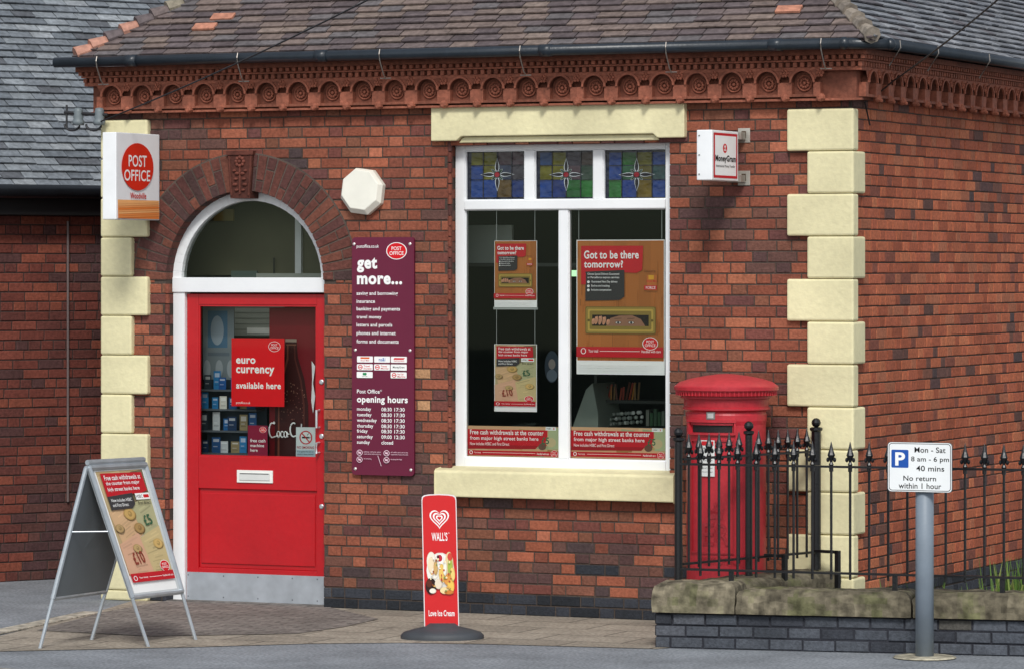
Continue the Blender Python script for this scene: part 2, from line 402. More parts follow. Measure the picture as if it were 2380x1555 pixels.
# quoins
CRM = lin('#e0d8ae')
def quoin(x0, x1, y0, z0, z1, ydepth):
    mb = MB(); mb.box(x0, x1, -.045, ydepth, z0+.002, z1-.002, mul(CRM, rnd.uniform(.96,1.03))); return mb.build('quoin', M['cream'], bld, bevel=.014)
ys = [253,351,451,551,651,749,848,946,1044,1142,1240,1338,1376]
FQ = fac(-.045); zq = [FQ.px(1900,y)[1] for y in ys]
xlong = FQ.px(1828,700)[0]; xshort = FQ.px(1875,700)[0]; dz = (zq[0]-zq[8])/8
zt = zq[0]; k = 0
while zt > .02:
    zb = max(0, zt-dz); quoin(xlong if k%2==0 else xshort, XR+.028, 0, zb, zt, .06 if k%2==0 else .2); zt = zb; k += 1
xl0 = FQ.px(233,700)[0]; xa = FQ.px(342,700)[0]; xb = FQ.px(305,700)[0]; dz2 = (FQ.px(290,643)[1]-FQ.px(290,1007)[1])/4
zt = FQ.px(290,643)[1]+4*dz2; k = 0
while zt > .02:
    zb = max(0, zt-dz2); quoin(xl0, xa if k%2==0 else xb, 0, zb, zt, .12); zt = zb; k += 1
# lintel and sill
fl = fac(-.05); a0,b0,a1,b1 = fl.bb(1001,234,1590,328)
mb = MB(); mb.prism(fl, [(a0,b0+.01),(a0+.2,b0+.01),(a0+.235,b0+.04),(a1-.235,b0+.04),(a1-.2,b0+.01),(a1,b0+.01),(a1,b1),(a0,b1)], -.3, 0, CRM)
mb.prism(fl, [(a0+.2,b0-.005),(a1-.2,b0-.005),(a1-.235,b0+.038),(a0+.235,b0+.038)], -.3, -.035, mul(CRM,.95))
mb.build('lintel', M['cream'], bld, bevel=.008)
fs_ = fac(-.1); a0,b0,a1,b1 = fs_.bb(1010,1100,1566,1160)
mb = MB(); yb=.1
prof = [(-.1,b0),(yb,b0),(yb,b1+.03),(-.085,b1+.008),(-.1,b1-.005)]
vs = [(a0,y,z) for y,z in prof]+[(a1,y,z) for y,z in prof]; n=5
mb.add(vs, [[0,1,2,3,4],[9,8,7,6,5]]+[[i,5+i,5+(i+1)%n,(i+1)%n][::-1] for i in range(n)], CRM)
mb.build('window_sill', M['cream'], bld, bevel=.008)

# ---------------------------------------------------------------- cornice
cp = fac(-.12); zc = lambda y: cp.px(1100, y)[1]
TR = lin('#8f5542'); mb = MB()
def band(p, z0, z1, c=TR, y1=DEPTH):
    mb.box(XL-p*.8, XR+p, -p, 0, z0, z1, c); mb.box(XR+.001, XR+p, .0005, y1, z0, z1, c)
band(.05, zc(246), zc(181), mul(TR,.7)); band(.105, zc(182), zc(174), mul(TR,1.1)); band(.09, zc(174), zc(162), mul(TR,.35)); band(.125, zc(162), zc(158),mul(TR,1.05)); band(.115, zc(158), zc(148), mul(TR,.35)); band(.16, zc(148), zc(136), mul(TR,.75))  # niche and dentil backings darkened, recess shade put into the colour
for (p, za, zb) in ((.12, zc(174), zc(163)), (.152, zc(157.5), zc(148.5))):
    x = XL-p*.7
    while x < XR+p-.02: mb.box(x, x+.027, -p, -p+.05, za+.001, zb-.001, mul(TR,rnd.uniform(.8,1.15))); x += .052
    y = -p+.06
    while y < DEPTH: mb.box(XR+p-.05, XR+p, y, y+.027, za+.001, zb-.001, mul(TR,rnd.uniform(.8,1.15))); y += .052
XA = [F0.px(284,200)[0]-.03, F0.px(1890,200)[0]-.04]; NM = 22; MW = (XA[1]-XA[0])/(NM-1)
def arcade(pl, ac, w):
    ra = .078; cz = zc(208); top = zc(182); bot = zc(240); hw = w/2; c = mul(TR, rnd.uniform(.85,1.1)); h1 = .05; n = 12
    for i in range(n):
        t0 = PI-PI*i/n; t1 = PI-PI*(i+1)/n
        p0 = (ac+ra*math.cos(t0), cz+ra*math.sin(t0)); p1 = (ac+ra*math.cos(t1), cz+ra*math.sin(t1))
        q0 = (ac-hw+w*i/n, top); q1 = (ac-hw+w*(i+1)/n, top)
        mb.poly([pl.P(*p0,h1),pl.P(*p1,h1),pl.P(*q1,h1),pl.P(*q0,h1)], c)
        mb.poly([pl.P(*p0,h1),pl.P(*p0,0),pl.P(*p1,0),pl.P(*p1,h1)], mul(c,.4))  # arch underside darkened as painted shade
        e = .014; o0 = (ac+(ra+e)*math.cos(t0), cz+(ra+e)*math.sin(t0)); o1 = (ac+(ra+e)*math.cos(t1), cz+(ra+e)*math.sin(t1))
        mb.prism(pl, [p0,o0,o1,p1], h1, h1+.014, mul(c,1.15))
    for s_ in (-1,1):
        x0, x1 = sorted((ac+s_*ra, ac+s_*hw)); mb.pbox(pl, x0, bot, x1, cz, 0, h1, c)
    mb.pbox(pl, ac-ra, bot, ac+ra, bot+.018, 0, h1-.005, mul(c,.8))
    for k in range(6):
        t = 2*PI*k/6; mb.ball(pl.P(ac+hw+.02*math.cos(t), zc(187)+.02*math.sin(t), h1+.006), .012,.012,.012, mul(TR,1.15), 6, 4)
    mb.ball(pl.P(ac+hw, zc(187), h1+.012), .011,.011,.011, mul(TR,1.1), 6, 4)
    mb.ball(pl.P(ac+hw, bot-.005, h1-.01), .034,.034,.03, TR, 8, 5); mb.ball(pl.P(ac+hw, bot-.02, h1+.02), .014,.014,.014, TR, 6, 4)
CPF = Pl((0,-.05,0)); CPS = Pl((XR+.05,0,0),(0,1,0))
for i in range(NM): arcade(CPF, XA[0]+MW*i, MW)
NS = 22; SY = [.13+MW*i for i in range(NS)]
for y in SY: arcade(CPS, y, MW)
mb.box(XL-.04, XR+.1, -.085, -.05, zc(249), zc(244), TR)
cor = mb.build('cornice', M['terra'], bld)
def rosette(axis):
    mb = MB(); p = Pl((0,0,0)) if axis == 0 else Pl((0,0,0),(0,1,0))
    mb.lathe((0,0,0), [(.055,-.004),(.056,.008),(.052,.012),(.047,.008),(.044,.002)], mul(TR,1.0), 20, p.n)
    for k in range(10):
        t = 2*PI*k/10; q = p.P(.028*math.cos(t), .028*math.sin(t), .009)
        mb.ball(q, .011,.011,.011, mul(TR,1.05), 7, 4)
    mb.ball(p.P(0,0,.012), .013,.013,.013, mul(TR,1.0), 8, 5)
    return mb
r0 = rosette(0).build('rosette', M['terra'], cor); r1 = rosette(1).build('rosette', M['terra'], cor)
for i in range(NM):
    o = r0 if i == 0 else r0.copy()
    if i: C.objects.link(o)
    o.location = (XA[0]+MW*i, -.052, zc(209))
for i, y in enumerate(SY):
    o = r1 if i == 0 else r1.copy()
    if i: C.objects.link(o)
    o.location = (XR+.052, y, zc(209))

# ---------------------------------------------------------------- roof
OV = .24; pe = fac(-OV); ZE = pe.px(1040,116)[1]; RX0 = pe.px(170,120)[0]; RX1 = XR+OV; PT = math.radians(35.7); cpt, spt = math.cos(PT), math.sin(PT)
def tiles(mb, o, u, s, nr, lims, rows, gg, w, colf, th=.012):
    for k in range(rows):
        s0 = k*gg; s1 = s0+gg+.03; l0, l1 = lims(s0), lims(s1)
        a = l0[0]-rnd.random()*.02-(w/2 if k%2 else 0)
        while a < l0[1]:
            ww = w*rnd.uniform(.97,1.03); e = .004; j = rnd.uniform(-.005,.005)
            cl = lambda x, l: min(max(x, l[0]), l[1])
            A0, A1 = cl(a+e, l0), cl(a+ww-e, l0); B0, B1 = cl(a+e, l1), cl(a+ww-e, l1)
            if A1-A0 > .01:
                h = th*1.9+rnd.uniform(0,.007); P = lambda x, y, z: o+u*x+s*y+nr*z
                mb.add([P(A0,s0+j,h-th),P(A1,s0+j,h-th),P(A1,s0+j,h),P(A0,s0+j,h),P(B0,s1,.002),P(B1,s1,.002)], [(0,1,2,3),(3,2,5,4),(0,3,4),(1,5,2)], colf(k, (A0+A1)/2))
            a += ww
PR = [('#6c605e',4),('#645a5b',3),('#746660',3),('#7c6e66',1.5),('#666162',2),('#5b5152',2)]
PG = [('#76787c',4),('#808388',3),('#6b6e74',3),('#8a8c90',1),('#636064',1)]
mb = MB()
oF = Vector((0,-OV,ZE)); nF = Vector((0,-spt,cpt))
tiles(mb, oF, Vector((1,0,0)), Vector((0,cpt,spt)), nF, lambda s: (RX0+s*cpt, RX1-s*cpt), 36, .084, .19, lambda k,a: pick(PR,.1))
for (px_, py_) in ((478,70),(520,47),(1835,30)):
    PlR = Pl(oF, (1,0,0), (0,cpt,spt)); a, b = PlR.px(px_, py_); mb.pbox(PlR, a-.09, b-.038, a+.09, b+.04, .018, .034, lin('#b47c66'))
oS = Vector((RX1, -OV, ZE))
tiles(mb, oS, Vector((0,1,0)), Vector((-cpt,0,spt)), Vector((spt,0,cpt)), lambda s: (s*cpt, DEPTH+.4), 36, .084, .19, lambda k,a: pick(PG,.1))
hx = (RX1-RX0)/2
mbu = MB(); UC = lin('#4a4244'); rz = ZE-.01; top = rz+hx*math.tan(PT)  # plain pyramid under the tiles, added to block light
e = [(RX0,-OV,rz),(RX1,-OV,rz),(RX1,DEPTH+.4,rz),(RX0,DEPTH+.4,rz)]; r_a = ((RX0+RX1)/2,-OV+hx,top); r_b = ((RX0+RX1)/2,DEPTH+.4,top)
mbu.poly([e[0],e[1],r_a], UC); mbu.poly([e[1],e[2],r_b,r_a], UC); mbu.poly([e[3],e[0],r_a,r_b], UC); mbu.poly([e[0],e[3],e[2],e[1]], UC); mbu.poly([e[2],e[3],r_b], UC)
roof = mb.build('roof', M['tile'], bld)
mbu.build('roof_backing', M['tile'], roof)
for side in (0,1):
    mb = MB()
    c0 = Vector((RX0,-OV,ZE)) if side == 0 else Vector((RX1,-OV,ZE)); hd_ = Vector((1 if side==0 else -1, 1, math.tan(PT))).normalized()
    for k in range(32):
        p = c0+hd_*(.02+k*.13)+Z*.008; q = p+hd_*.16
        c = pick([('#8e8478',3),('#7d746a',2),('#968a78',1)]) if side else (lin('#b48472') if k in (0,1,3) else pick(PR+[('#8a8272',2)]))
        mb.tube([p+Z*.01, q-Z*.01], [.062,.042], c, 8)
    mb.build('hip_tiles', M['tile'], roof)
# gutter
GY = -(OV+.05); gp = fac(GY); GZ = gp.px(1040,124)[1]; GX0 = gp.px(128,150)[0]; GX1 = XR+OV+.05
GC_ = lin('#222a32'); mb = MB(); gr = .038
path = [(GX0,GY,GZ),(XR+.05,GY,GZ),(GX1,GY+.24,GZ),(GX1,DEPTH+.4,GZ)]
mb.tube([path[0],path[1]], gr, GC_, 14); mb.tube([path[1],path[2]], gr, GC_, 14); mb.tube([path[2],path[3]], gr, GC_, 14)
for i in (1,2): mb.ball(path[i], gr*1.15,gr*1.15,gr*1.15, GC_)
for x in (GX0+.6, GX0+2.15, GX0+3.9, GX0+5.6): mb.tube([(x,GY,GZ),(x+.09,GY,GZ)], gr*1.15, GC_, 14)
mb.box(GX0+.05, XR+.12, -OV+.01, -.155, GZ-.02, GZ+.03, lin('#2a2420')); mb.box(XR+.155, GX1-.06, -.1, DEPTH, GZ-.02, GZ+.03, lin('#2a2420'))
gut = mb.build('gutter', M['iron'], bld, smooth=True)
BKC = lin('#8a847e')
for px_ in (230,557,887,1213,1552,1912):
    x = gp.px(px_,130)[0]; mb = MB(); mb.tube([(x,GY-.03,GZ+.035),(x,GY-.042,GZ),(x,GY-.03,GZ-.045),(x,GY+.03,GZ-.14),(x,GY+.07,GZ-.17)], .0045, BKC, 6)
    mb.tube([(x-.04,GY+.06,GZ-.165),(x+.04,GY+.07,GZ-.165)], .004, BKC, 6); mb.build('gutter_bracket', M['metal'], gut)
for y in (.05,.85,2.0,3.2):
    mb = MB(); mb.tube([(GX1+.035,y,GZ+.03),(GX1+.04,y,GZ-.02),(GX1-.04,y,GZ-.14)], .0045, BKC, 6); mb.build('gutter_bracket', M['metal'], gut)

# ---------------------------------------------------------------- window
WC = lin('#eceeef')
fw = fac(.1)
def wbox(mb, pl, x0, y0, x1, y1, h0, h1, c=WC): a,b,a2,b2 = pl.bb(x0,y0,x1,y1); mb.pbox(pl, a, b, a2, b2, h0, h1, c)
mb = MB()
X = lambda p: fw.px(p,700)[0]; Zz = lambda p, c=1300: fw.px(c,p)[1]
ztop, z1, z2, z3, z4, zbot = Zz(337), Zz(349), Zz(465), Zz(487), Zz(1066), Zz(1097)
def fb(x0,x1,za,zb,h0=-.07,h1=0): mb.pbox(fw, x0, za, x1, zb, h0, h1, WC)
fb(X(1058),X(1080),zbot,ztop+.05); fb(X(1547),X(1572),zbot,ztop+.05)
fb(X(1080),X(1547),z1,ztop+.05,-.07,-.001); fb(X(1080),X(1547),z3,z2,-.07,.012); fb(X(1080),X(1547),zbot,z4,-.07,.006)
fb(X(1298),X(1320),z4,z3,-.07,-.001); fb(X(1218),X(1241),z2,z1,-.07,-.001); fb(X(1378),X(1401),z2,z1,-.07,-.001)
win = mb.build('window_frame', M['white'], bld, bevel=.006)
for x0,x1,za,zb in ((1080,1298,z4,z3),(1320,1547,z4,z3),(1080,1218,z2,z1),(1241,1378,z2,z1),(1401,1547,z2,z1)):
    mb = MB(); xa_, xb_ = X(x0), X(x1); t = .006
    for q in ((xa_,xa_+t,za,zb),(xb_-t,xb_,za,zb),(xa_+t,xb_-t,za,za+t),(xa_+t,xb_-t,zb-t,zb)): mb.pbox(fw, q[0], q[2], q[1], q[3], -.04, -.014, WC)
    mb.build('glazing_bead', M['white'], win)
for x0,x1 in ((1080,1298),(1320,1547)):
    mb = MB(); mb.poly([fw.P(X(x0),z4,-.028),fw.P(X(x1),z4,-.028),fw.P(X(x1),z3,-.028),fw.P(X(x0),z3,-.028)], WH); mb.build('pane', M['glass'], win)
LEAD = lin('#15171b')
def stained(x0, y0, x1, y1, cs):
    mb = MB(); cv = Cv(mb, fw, fw.bb(x0,y0,x1,y1), (0,0,130,115), h=-.034, st=.0003)
    cv.rect(-6,-4,134,119, lin('#0f1828'))
    G4 = [(5,5,32,34),(34,5,64,34),(66,5,97,34),(99,5,125,34),(5,36,32,68),(34,36,64,68),(66,36,97,68),(99,36,125,68),(5,70,32,110),(34,70,64,110),(66,70,97,110),(99,70,125,110)]
    for g_, c in zip(G4, cs): cv.rect(*g_, mul(lin(c),.27))
    cx, cy = 65, 57
    for k in range(4):
        t = k*PI/2; ux, uy = math.cos(t), math.sin(t); vx, vy = -uy, ux
        def pt(a, b): return (cx+ux*a+vx*b, cy+uy*a+vy*b)
        L_ = 34; wd = 5.2
        for sc, c in ((1.0,'#a8b0b2'),(.72,'#090d16')):
            o_ = 3 if sc < 1 else 0
            cv.poly([pt(4+o_,0)]+[pt(4+o_+(L_-o_*1.6)*f, wd*sc*math.sin(PI*f**.7)) for f in (.15,.3,.5,.7,.85)]+[pt(5+L_-o_*.6,0)]+[pt(4+o_+(L_-o_*1.6)*f, -wd*sc*math.sin(PI*f**.7)) for f in (.85,.7,.5,.3,.15)], lin(c))
        t2 = t+PI/4; cv.ell(cx+11*math.cos(t2), cy+11*math.sin(t2), 7, 2.8, lin('#7c8684'), 14, t2); cv.ell(cx+11*math.cos(t2), cy+11*math.sin(t2), 5.8, 1.9, lin('#12301f'), 14, t2)
    cv.ell(cx,cy,7.5,7.5,LEAD); cv.ell(cx,cy,5.8,5.8,lin('#7a0e1c'))
    for x in (33,65,98):
        cv.line(x,2,x,cy-(40 if x==65 else 0),1.6,LEAD); cv.line(x,cy+(40 if x==65 else 0),x,113,1.6,LEAD)
    for y in (35,69): cv.line(2,y,30,y,1.6,LEAD); cv.line(100,y,128,y,1.6,LEAD)
    mb.build('stained_pane', M['stain'], win)
stained(1086,350,1218,464,['#9a9a2a','#9a9a2a','#6d5a64','#6d5a64','#3560b8','#8f8f22','#4a5a78','#5a5a64','#2d62c0','#2a5cb8','#806838','#2d50a0'])
stained(1246,350,1379,464,['#2b5fa0','#8f8f22','#5b5868','#5c5048','#8f8f22','#8f8f22','#6d5a64','#4a6a58','#2d62c0','#23489c','#2f8a40','#2f9a40'])
stained(1406,350,1547,464,['#2f5fb8','#3a8a40','#8f8f22','#2f5fb8','#3560b8','#2f7a50','#7f7a32','#3f6a6a','#3a9a48','#2c58b8','#8f7a22','#3560b8'])

# ---------------------------------------------------------------- door, fanlight
fd = fac(.1); RDC = lin('#b70e19')
DX0 = fd.px(430,900)[0]; DX1 = fd.px(768,900)[0]; zd = lambda p: fd.px(590,p)[1]
ZTR0, ZTR1 = zd(680), zd(649)
acx = AC; mb = MB(); fr_o = AR+.003; fr_i = AR-.07
for i in range(30):
    t0 = PI*i/30; t1 = PI*(i+1)/30
    mb.prism(fd, [(acx+r*math.cos(t), AZ+r*math.sin(t)) for r,t in ((fr_i,t0),(fr_o,t0),(fr_o,t1),(fr_i,t1))], -.08, 0, WC)
mb.pbox(fd, JX0+.002, .01, DX0-.004, ZTR0, -.09, 0, WC); mb.pbox(fd, DX1-.0, .01, JX1-.002, ZTR0, -.09, 0, WC)
mb.pbox(fd, JX0+.002, ZTR0, JX1-.002, ZTR1+.01, -.09, .012, WC)
dfr = mb.build('door_frame', M['white'], bld, bevel=.004)
mb = MB(); mb.poly([fd.P(acx+(fr_i+.01)*math.cos(PI*i/24), AZ+(fr_i+.01)*math.sin(PI*i/24), -.04) for i in range(25)], WH); mb.build('fanlight', M['glass'], dfr)
dp = fac(.13); zz_ = lambda p: dp.px(590,p)[1]; xx = lambda p: dp.px(p,900)[0]
gx0, gx1, gz0, gz1 = xx(461), xx(736), zz_(1062), zz_(709)
dx0, dx1, dz0, dz1 = DX0, DX1, zz_(1398), zz_(684)
mb = MB()
mb.pbox(dp, dx0, dz0, gx0, dz1, -.04, 0, RDC); mb.pbox(dp, gx1, dz0, dx1, dz1, -.04, 0, RDC)
mb.pbox(dp, gx0, gz1, gx1, dz1, -.04, -.0005, RDC); mb.pbox(dp, gx0, zz_(1137), gx1, gz0, -.04, -.0005, RDC)
mb.pbox(dp, gx0, dz0, gx1, zz_(1322), -.04, -.0005, RDC); mb.pbox(dp, gx0, zz_(1322), gx1, zz_(1137), -.04, -.018, mul(RDC,.93))
door = mb.build('door', M['red'], bld, bevel=.004)
mb = MB(); mb.pbox(dp, gx0+.02, zz_(1312), gx1-.02, zz_(1147), -.018, -.009, RDC)
mb.build('door_panel', M['red'], door, bevel=.006)
mb = MB()
for q in ((gx0,gx0+.012,gz0,gz1),(gx1-.012,gx1,gz0,gz1),(gx0+.012,gx1-.012,gz0,gz0+.012),(gx0+.012,gx1-.012,gz1-.012,gz1)): mb.pbox(dp, q[0], q[2], q[1], q[3], -.02, -.006, RDC)
mb.build('glazing_bead', M['red'], door)
mb = MB(); mb.poly([dp.P(gx0,gz0,-.022),dp.P(gx1,gz0,-.022),dp.P(gx1,gz1,-.022),dp.P(gx0,gz1,-.022)], WH); mb.build('door_glass', M['glass'], door)
mb = MB(); mb.pbox(dp, dx0+.002, dz0, dx1, zz_(1333), .001, .004, lin('#bcc2c9'))
for x in (438,520,600,680,738):
    for y in (1340,1390): mb.lathe(dp.P(xx(x),zz_(y),.004), [(.006,0),(.004,.003),(0,.003)], lin('#80858a'), 8, dp.n)
mb.build('kick_plate', M['metal'], door)
mb = MB(); wbox(mb, dp, 552,1092,635,1121,.001,.010, lin('#e8e8e2')); wbox(mb, dp, 558,1098,629,1115,.010,.016, lin('#d4d6d2')); wbox(mb,dp,560,1099,627,1101,.016,.018,lin('#5a5a58')); mb.build('letter_slot', M['plastic'], door, bevel=.002)
for y0,y1 in ((950,990),(1025,1048)):
    mb = MB()
    pz0, pz1 = zz_(y1), zz_(y0); x = xx(743)
    mb.tube([dp.P(x,pz1,.005),dp.P(x,pz1,.05),dp.P(x,pz0,.05),dp.P(x,pz0,.005)], .009, lin('#d6d9dc'), 8); mb.build('door_handle', M['metal'], door)
for y in (885,1010,1172):
    mb = MB(); mb.lathe(dp.P(xx(748),zz_(y),0), [(.018,0),(.018,.008),(.012,.012),(0,.012)], lin('#c9ccd0'), 14, dp.n); mb.build('door_lock', M['metal'], door)
mb = MB(); mb.box(JX0+.002, JX1-.002, .0, .25, 0, .012, lin('#6e6a66')); mb.build('door_step', M['stone'], bld)

# ---------------------------------------------------------------- interior
mb = MB(); IC = lin('#3a3b38')
x0,x1 = XL+.3, XR-.3
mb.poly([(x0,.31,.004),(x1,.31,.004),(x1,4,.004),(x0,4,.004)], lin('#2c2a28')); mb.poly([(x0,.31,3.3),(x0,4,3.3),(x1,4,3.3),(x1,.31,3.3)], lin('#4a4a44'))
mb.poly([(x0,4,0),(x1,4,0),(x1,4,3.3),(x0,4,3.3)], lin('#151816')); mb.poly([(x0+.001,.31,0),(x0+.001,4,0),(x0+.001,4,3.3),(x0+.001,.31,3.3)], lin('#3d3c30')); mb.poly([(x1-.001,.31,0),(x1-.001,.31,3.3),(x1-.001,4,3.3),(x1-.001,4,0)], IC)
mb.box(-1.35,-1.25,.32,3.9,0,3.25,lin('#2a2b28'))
mb.build('interior_room', M['dark'], bld)
p = fac(.6)
mb = MB(); wbox(mb, p, 430,440,780,640,-.05,0,lin('#5c5a44')); wbox(mb,p,500,487,545,514,0,.02,lin('#a8965a')); wbox(mb,p,600,636,780,648,.0,.03,lin('#a8aca2')); wbox(mb,p,690,480,704,636,0,.03,lin('#e4e8e6')); wbox(mb,p,540,630,600,650,.0,.02,lin('#5a6a62')); wbox(mb,p,640,600,643,636,.03,.034,lin('#20221e'))  # olive wall panel; its amber patch is a painted reflection in the fanlight
tag(mb.build('partition_panel', M['dark']), 'olive panel inside, seen through the arched fanlight', 'panel')
p = fac(2.6); t = thing('strip_light', 'lit greenish fluorescent light inside the shop behind the window', 'light', p.P(*p.px(1334,636)))
mb = MB(); wbox(mb, p, 1324,629,1343,643,-.06,0,lin('#a8dca8')); mb.build('tube', M['lamp'], t); mb = MB(); wbox(mb,p,1322,618,1350,625,-.08,.02,lin('#90958e')); mb.build('housing', M['plastic'], t)
p = fac(.8); mb = MB(); wbox(mb, p, 1080,524,1190,612,-.03,0,lin('#a0a8a2')); wbox(mb,p,1080,612,1500,620,-.03,.01,lin('#50534f'))  # grey board stands in for sky reflected in the upper left glass
tag(mb.build('reflection_board', M['bright']), 'pale grey board added as sky reflection in the upper left of the window', 'board')
p = fac(.75)
t = thing('display_shelf', 'dark shop shelves with pens and silver items behind lower right pane', 'shelf', p.P(p.px(1470,1000)[0],.004))
mb = MB()
for y in (930,992,1050): wbox(mb, p, 1392,y,1570,y+7,-.35,.02,lin('#3c403c'))
wbox(mb,p,1385,860,1391,1070,-.35,.03,lin('#4a504a')); wbox(mb,p,1566,860,1574,1070,-.35,.03,lin('#3c403c')); mb.build('shelf_frame', M['dark'], t)
for i in range(12):
    mb = MB(); x = 1400+i*7; a,b = p.px(x, 929); c = lin(rnd.choice(['#a8402a','#b87a2a','#6a3a28','#8a6a40','#7a2a2a']))
    mb.tube([p.P(a,b,-.05),p.P(a+rnd.uniform(-.025,.03),b+rnd.uniform(.08,.13),-.05)], .007, c, 6); mb.build('pen', M['plastic'], t)
for i in range(39):
    mb = MB(); a,b = p.px(1400+(i%13)*7+rnd.uniform(-2,2), 986-(i//13)*11-(i%13)*.5); mb.ball(p.P(a,b,-.03+rnd.uniform(-.03,.01)), .014,.014,.014, lin(rnd.choice(['#b9c2b9','#8c958e','#d5dad5','#5c655e'])), 8, 5); mb.build('silver_item', M['plastic'], t)
for i in range(5):
    mb = MB(); wbox(mb, p, 1495+i*9,950+rnd.uniform(0,10),1502+i*9,990,-.1,-.05,lin(rnd.choice(['#3a5a40','#6a7a68','#305a38','#808478']))); mb.build('boxed_item', M['print'], t)
p = fac(.55); mb = MB(); cv = Cv(mb, p, p.bb(1328,890,1385,1060), (1328,890,1385,1060))
mb.prism(p, [cv.m(1328,1060),cv.m(1390,1060),cv.m(1390,960),cv.m(1377,890),cv.m(1362,905),cv.m(1328,1000)], -.4, 0, lin('#8a958a'))
tag(mb.build('shop_counter', M['dark']), 'grey green counter end inside, right of the window mullion', 'counter')
p = fac(1.0); mb = MB(); cv = Cv(mb, p, p.bb(1255,810,1305,890), (1255,810,1305,890)); cv.ell(1283,852,17,37,lin('#3d4854')); cv.ell(1283,846,8,12,lin('#99908a')); cv.ell(1283,872,12,14,lin('#6c7784'))
tag(mb.build('oval_picture', M['bright']), 'dim oval picture deep inside behind the left window pane', 'picture')
# behind the door
p = fac(.3); t = thing('drinks_cooler', 'red drinks cooler with bottle picture and white script behind the door glass', 'cooler', p.P(p.px(690,1060)[0], .005))
a0,b0,a1,b1 = p.bb(626,716,790,1200)
mb = MB(); mb.pbox(p, a0,.02,a1,b1,-.5,0,lin('#74101a')); mb.build('cooler_body', M['bright'], t)
mb = MB(); des = (626,716,790,1200); cv = Cv(mb, p, (a0,b0,a1,b1), des, h=.002)
cv.poly([(664,790),(690,790),(693,830),(708,880),(717,940),(720,1110),(638,1110),(640,940),(650,880),(662,830)], lin('#3a1212'))
cv.poly([(668,800),(671,800),(671,835),(658,885),(650,940),(650,1105),(645,1105),(647,940),(655,882),(667,832)], lin('#7a4434'))
cv.poly([(684,800),(686,800),(688,835),(702,885),(709,940),(709,1000),(706,1000),(705,940),(698,885),(685,835)], lin('#5a2a22'))
cv.rect(664,788,690,795,lin('#988878')); cv.rect(666,800,689,803,lin('#7a4c3a'))
for i in range(60): cv.ell(rnd.uniform(648,710), rnd.uniform(890,975), 1.2,1.5, lin(rnd.choice(['#8a6050','#6a3830'])), 8)
cv.poly([(728,838),(736,850),(731,890),(736,920),(731,960),(727,930),(729,882)], WH)
mb.build('bottle_picture', M['bright'], t)
mb = MB(); cv.mb = mb; PX = lambda pts: [p.P(*cv.m(630+(x-635)*.78,y), .03) for x,y in pts]
def stroke(pts, r=.0042): mb.tube(PX(pts), r, WH, 6)
def arc(cx,cy,rx,ry,a0_,a1_,n=12): return [(cx+rx*math.cos(math.radians(a0_+(a1_-a0_)*i/n)), cy+ry*math.sin(math.radians(a0_+(a1_-a0_)*i/n))) for i in range(n+1)]
stroke([(652,984),(650,980)]+arc(645,1000,10,17,-60,-290)+[(662,1012)],.0055)
stroke(arc(663,1009,4.5,7,0,360)); stroke(arc(674,1009,4.5,7,-40,-320)); stroke(arc(684,1009,4.5,7,0,360)); stroke([(689,1003),(689,1014),(692,1015)])
stroke([(691,1008),(696,1008)]); stroke(arc(708,998,10,16,-60,-290)+[(722,1010)],.0055); stroke(arc(722,1008,4.5,7,0,360)); stroke([(729,1014),(732,984)]); stroke(arc(737,1008,4.5,7,0,360))
mb.build('lettering', M['bright'], t)
p = fac(.3); t = thing('leaflet_rack', 'rack of blue and white leaflets behind the left of the door glass', 'leaflet rack', p.P(p.px(520,1060)[0], .005))
mb = MB()
for y in (905,950,1000,1052): wbox(mb, p, 466,y,600,y+4,-.1,.03,lin('#5f666c'))
wbox(mb,p,466,875,605,1200,-.12,-.1,lin('#2f3a44')); mb.build('rack', M['dark'], t)
for r_, y in enumerate((905,950,1000,1052)):
    for i in range(6):
        x = 468+i*21+rnd.uniform(-4,4); mb = MB(); cv = Cv(mb, p, p.bb(x,y-rnd.uniform(26,44),x+rnd.uniform(14,21),y), (0,0,18,36), h=rnd.uniform(-.05,.0))
        c = lin(rnd.choice(['#1f5f98','#2b74a8','#b8bdbf','#1c4f8c','#3a80a0','#8a7a58','#c8c6ba','#204a78','#28323c','#183050'])); cv.rect(0,0,18,36,c); cv.rect(3,4,15,rnd.uniform(8,16),mixc(c,WH,.4)); cv.rect(3,20,12,22,mixc(c,WH,.3)); cv.rect(3,26,15,27.5,mixc(c,BLK,.5)); mb.build('leaflet', M['bright'], t)
p = fac(.4); mb = MB(); cv = Cv(mb, p, p.bb(470,700,548,870), (478,700,560,850)); cv.rect(480,700,556,860,lin('#8f9a9e')); cv.rect(492,720,540,795,lin('#5a84a4')); cv.ell(515,760,16,30,lin('#b0c0cc')); cv.rect(492,805,545,812,lin('#77858f'))
for x in (490,520,548): cv.ell(x,838,9,18,lin('#b8c0c4'))
tag(mb.build('wall_poster', M['print']), 'pale grey and blue poster inside behind upper left door glass', 'poster')
p = fac(.7); mb = MB(); wbox(mb,p,545,690,660,780,-.02,0,lin('#9a9d94')); 
for i in range(6): wbox(mb,p,545,700+i*13,660,702+i*13,0,.004,lin('#7a7d76'))
wbox(mb,p,575,762,635,776,0,.006,lin('#e8e8e2')); tag(mb.build('shelf_panel', M['dark']), 'grey slatted panel inside behind the top of door glass', 'panel')

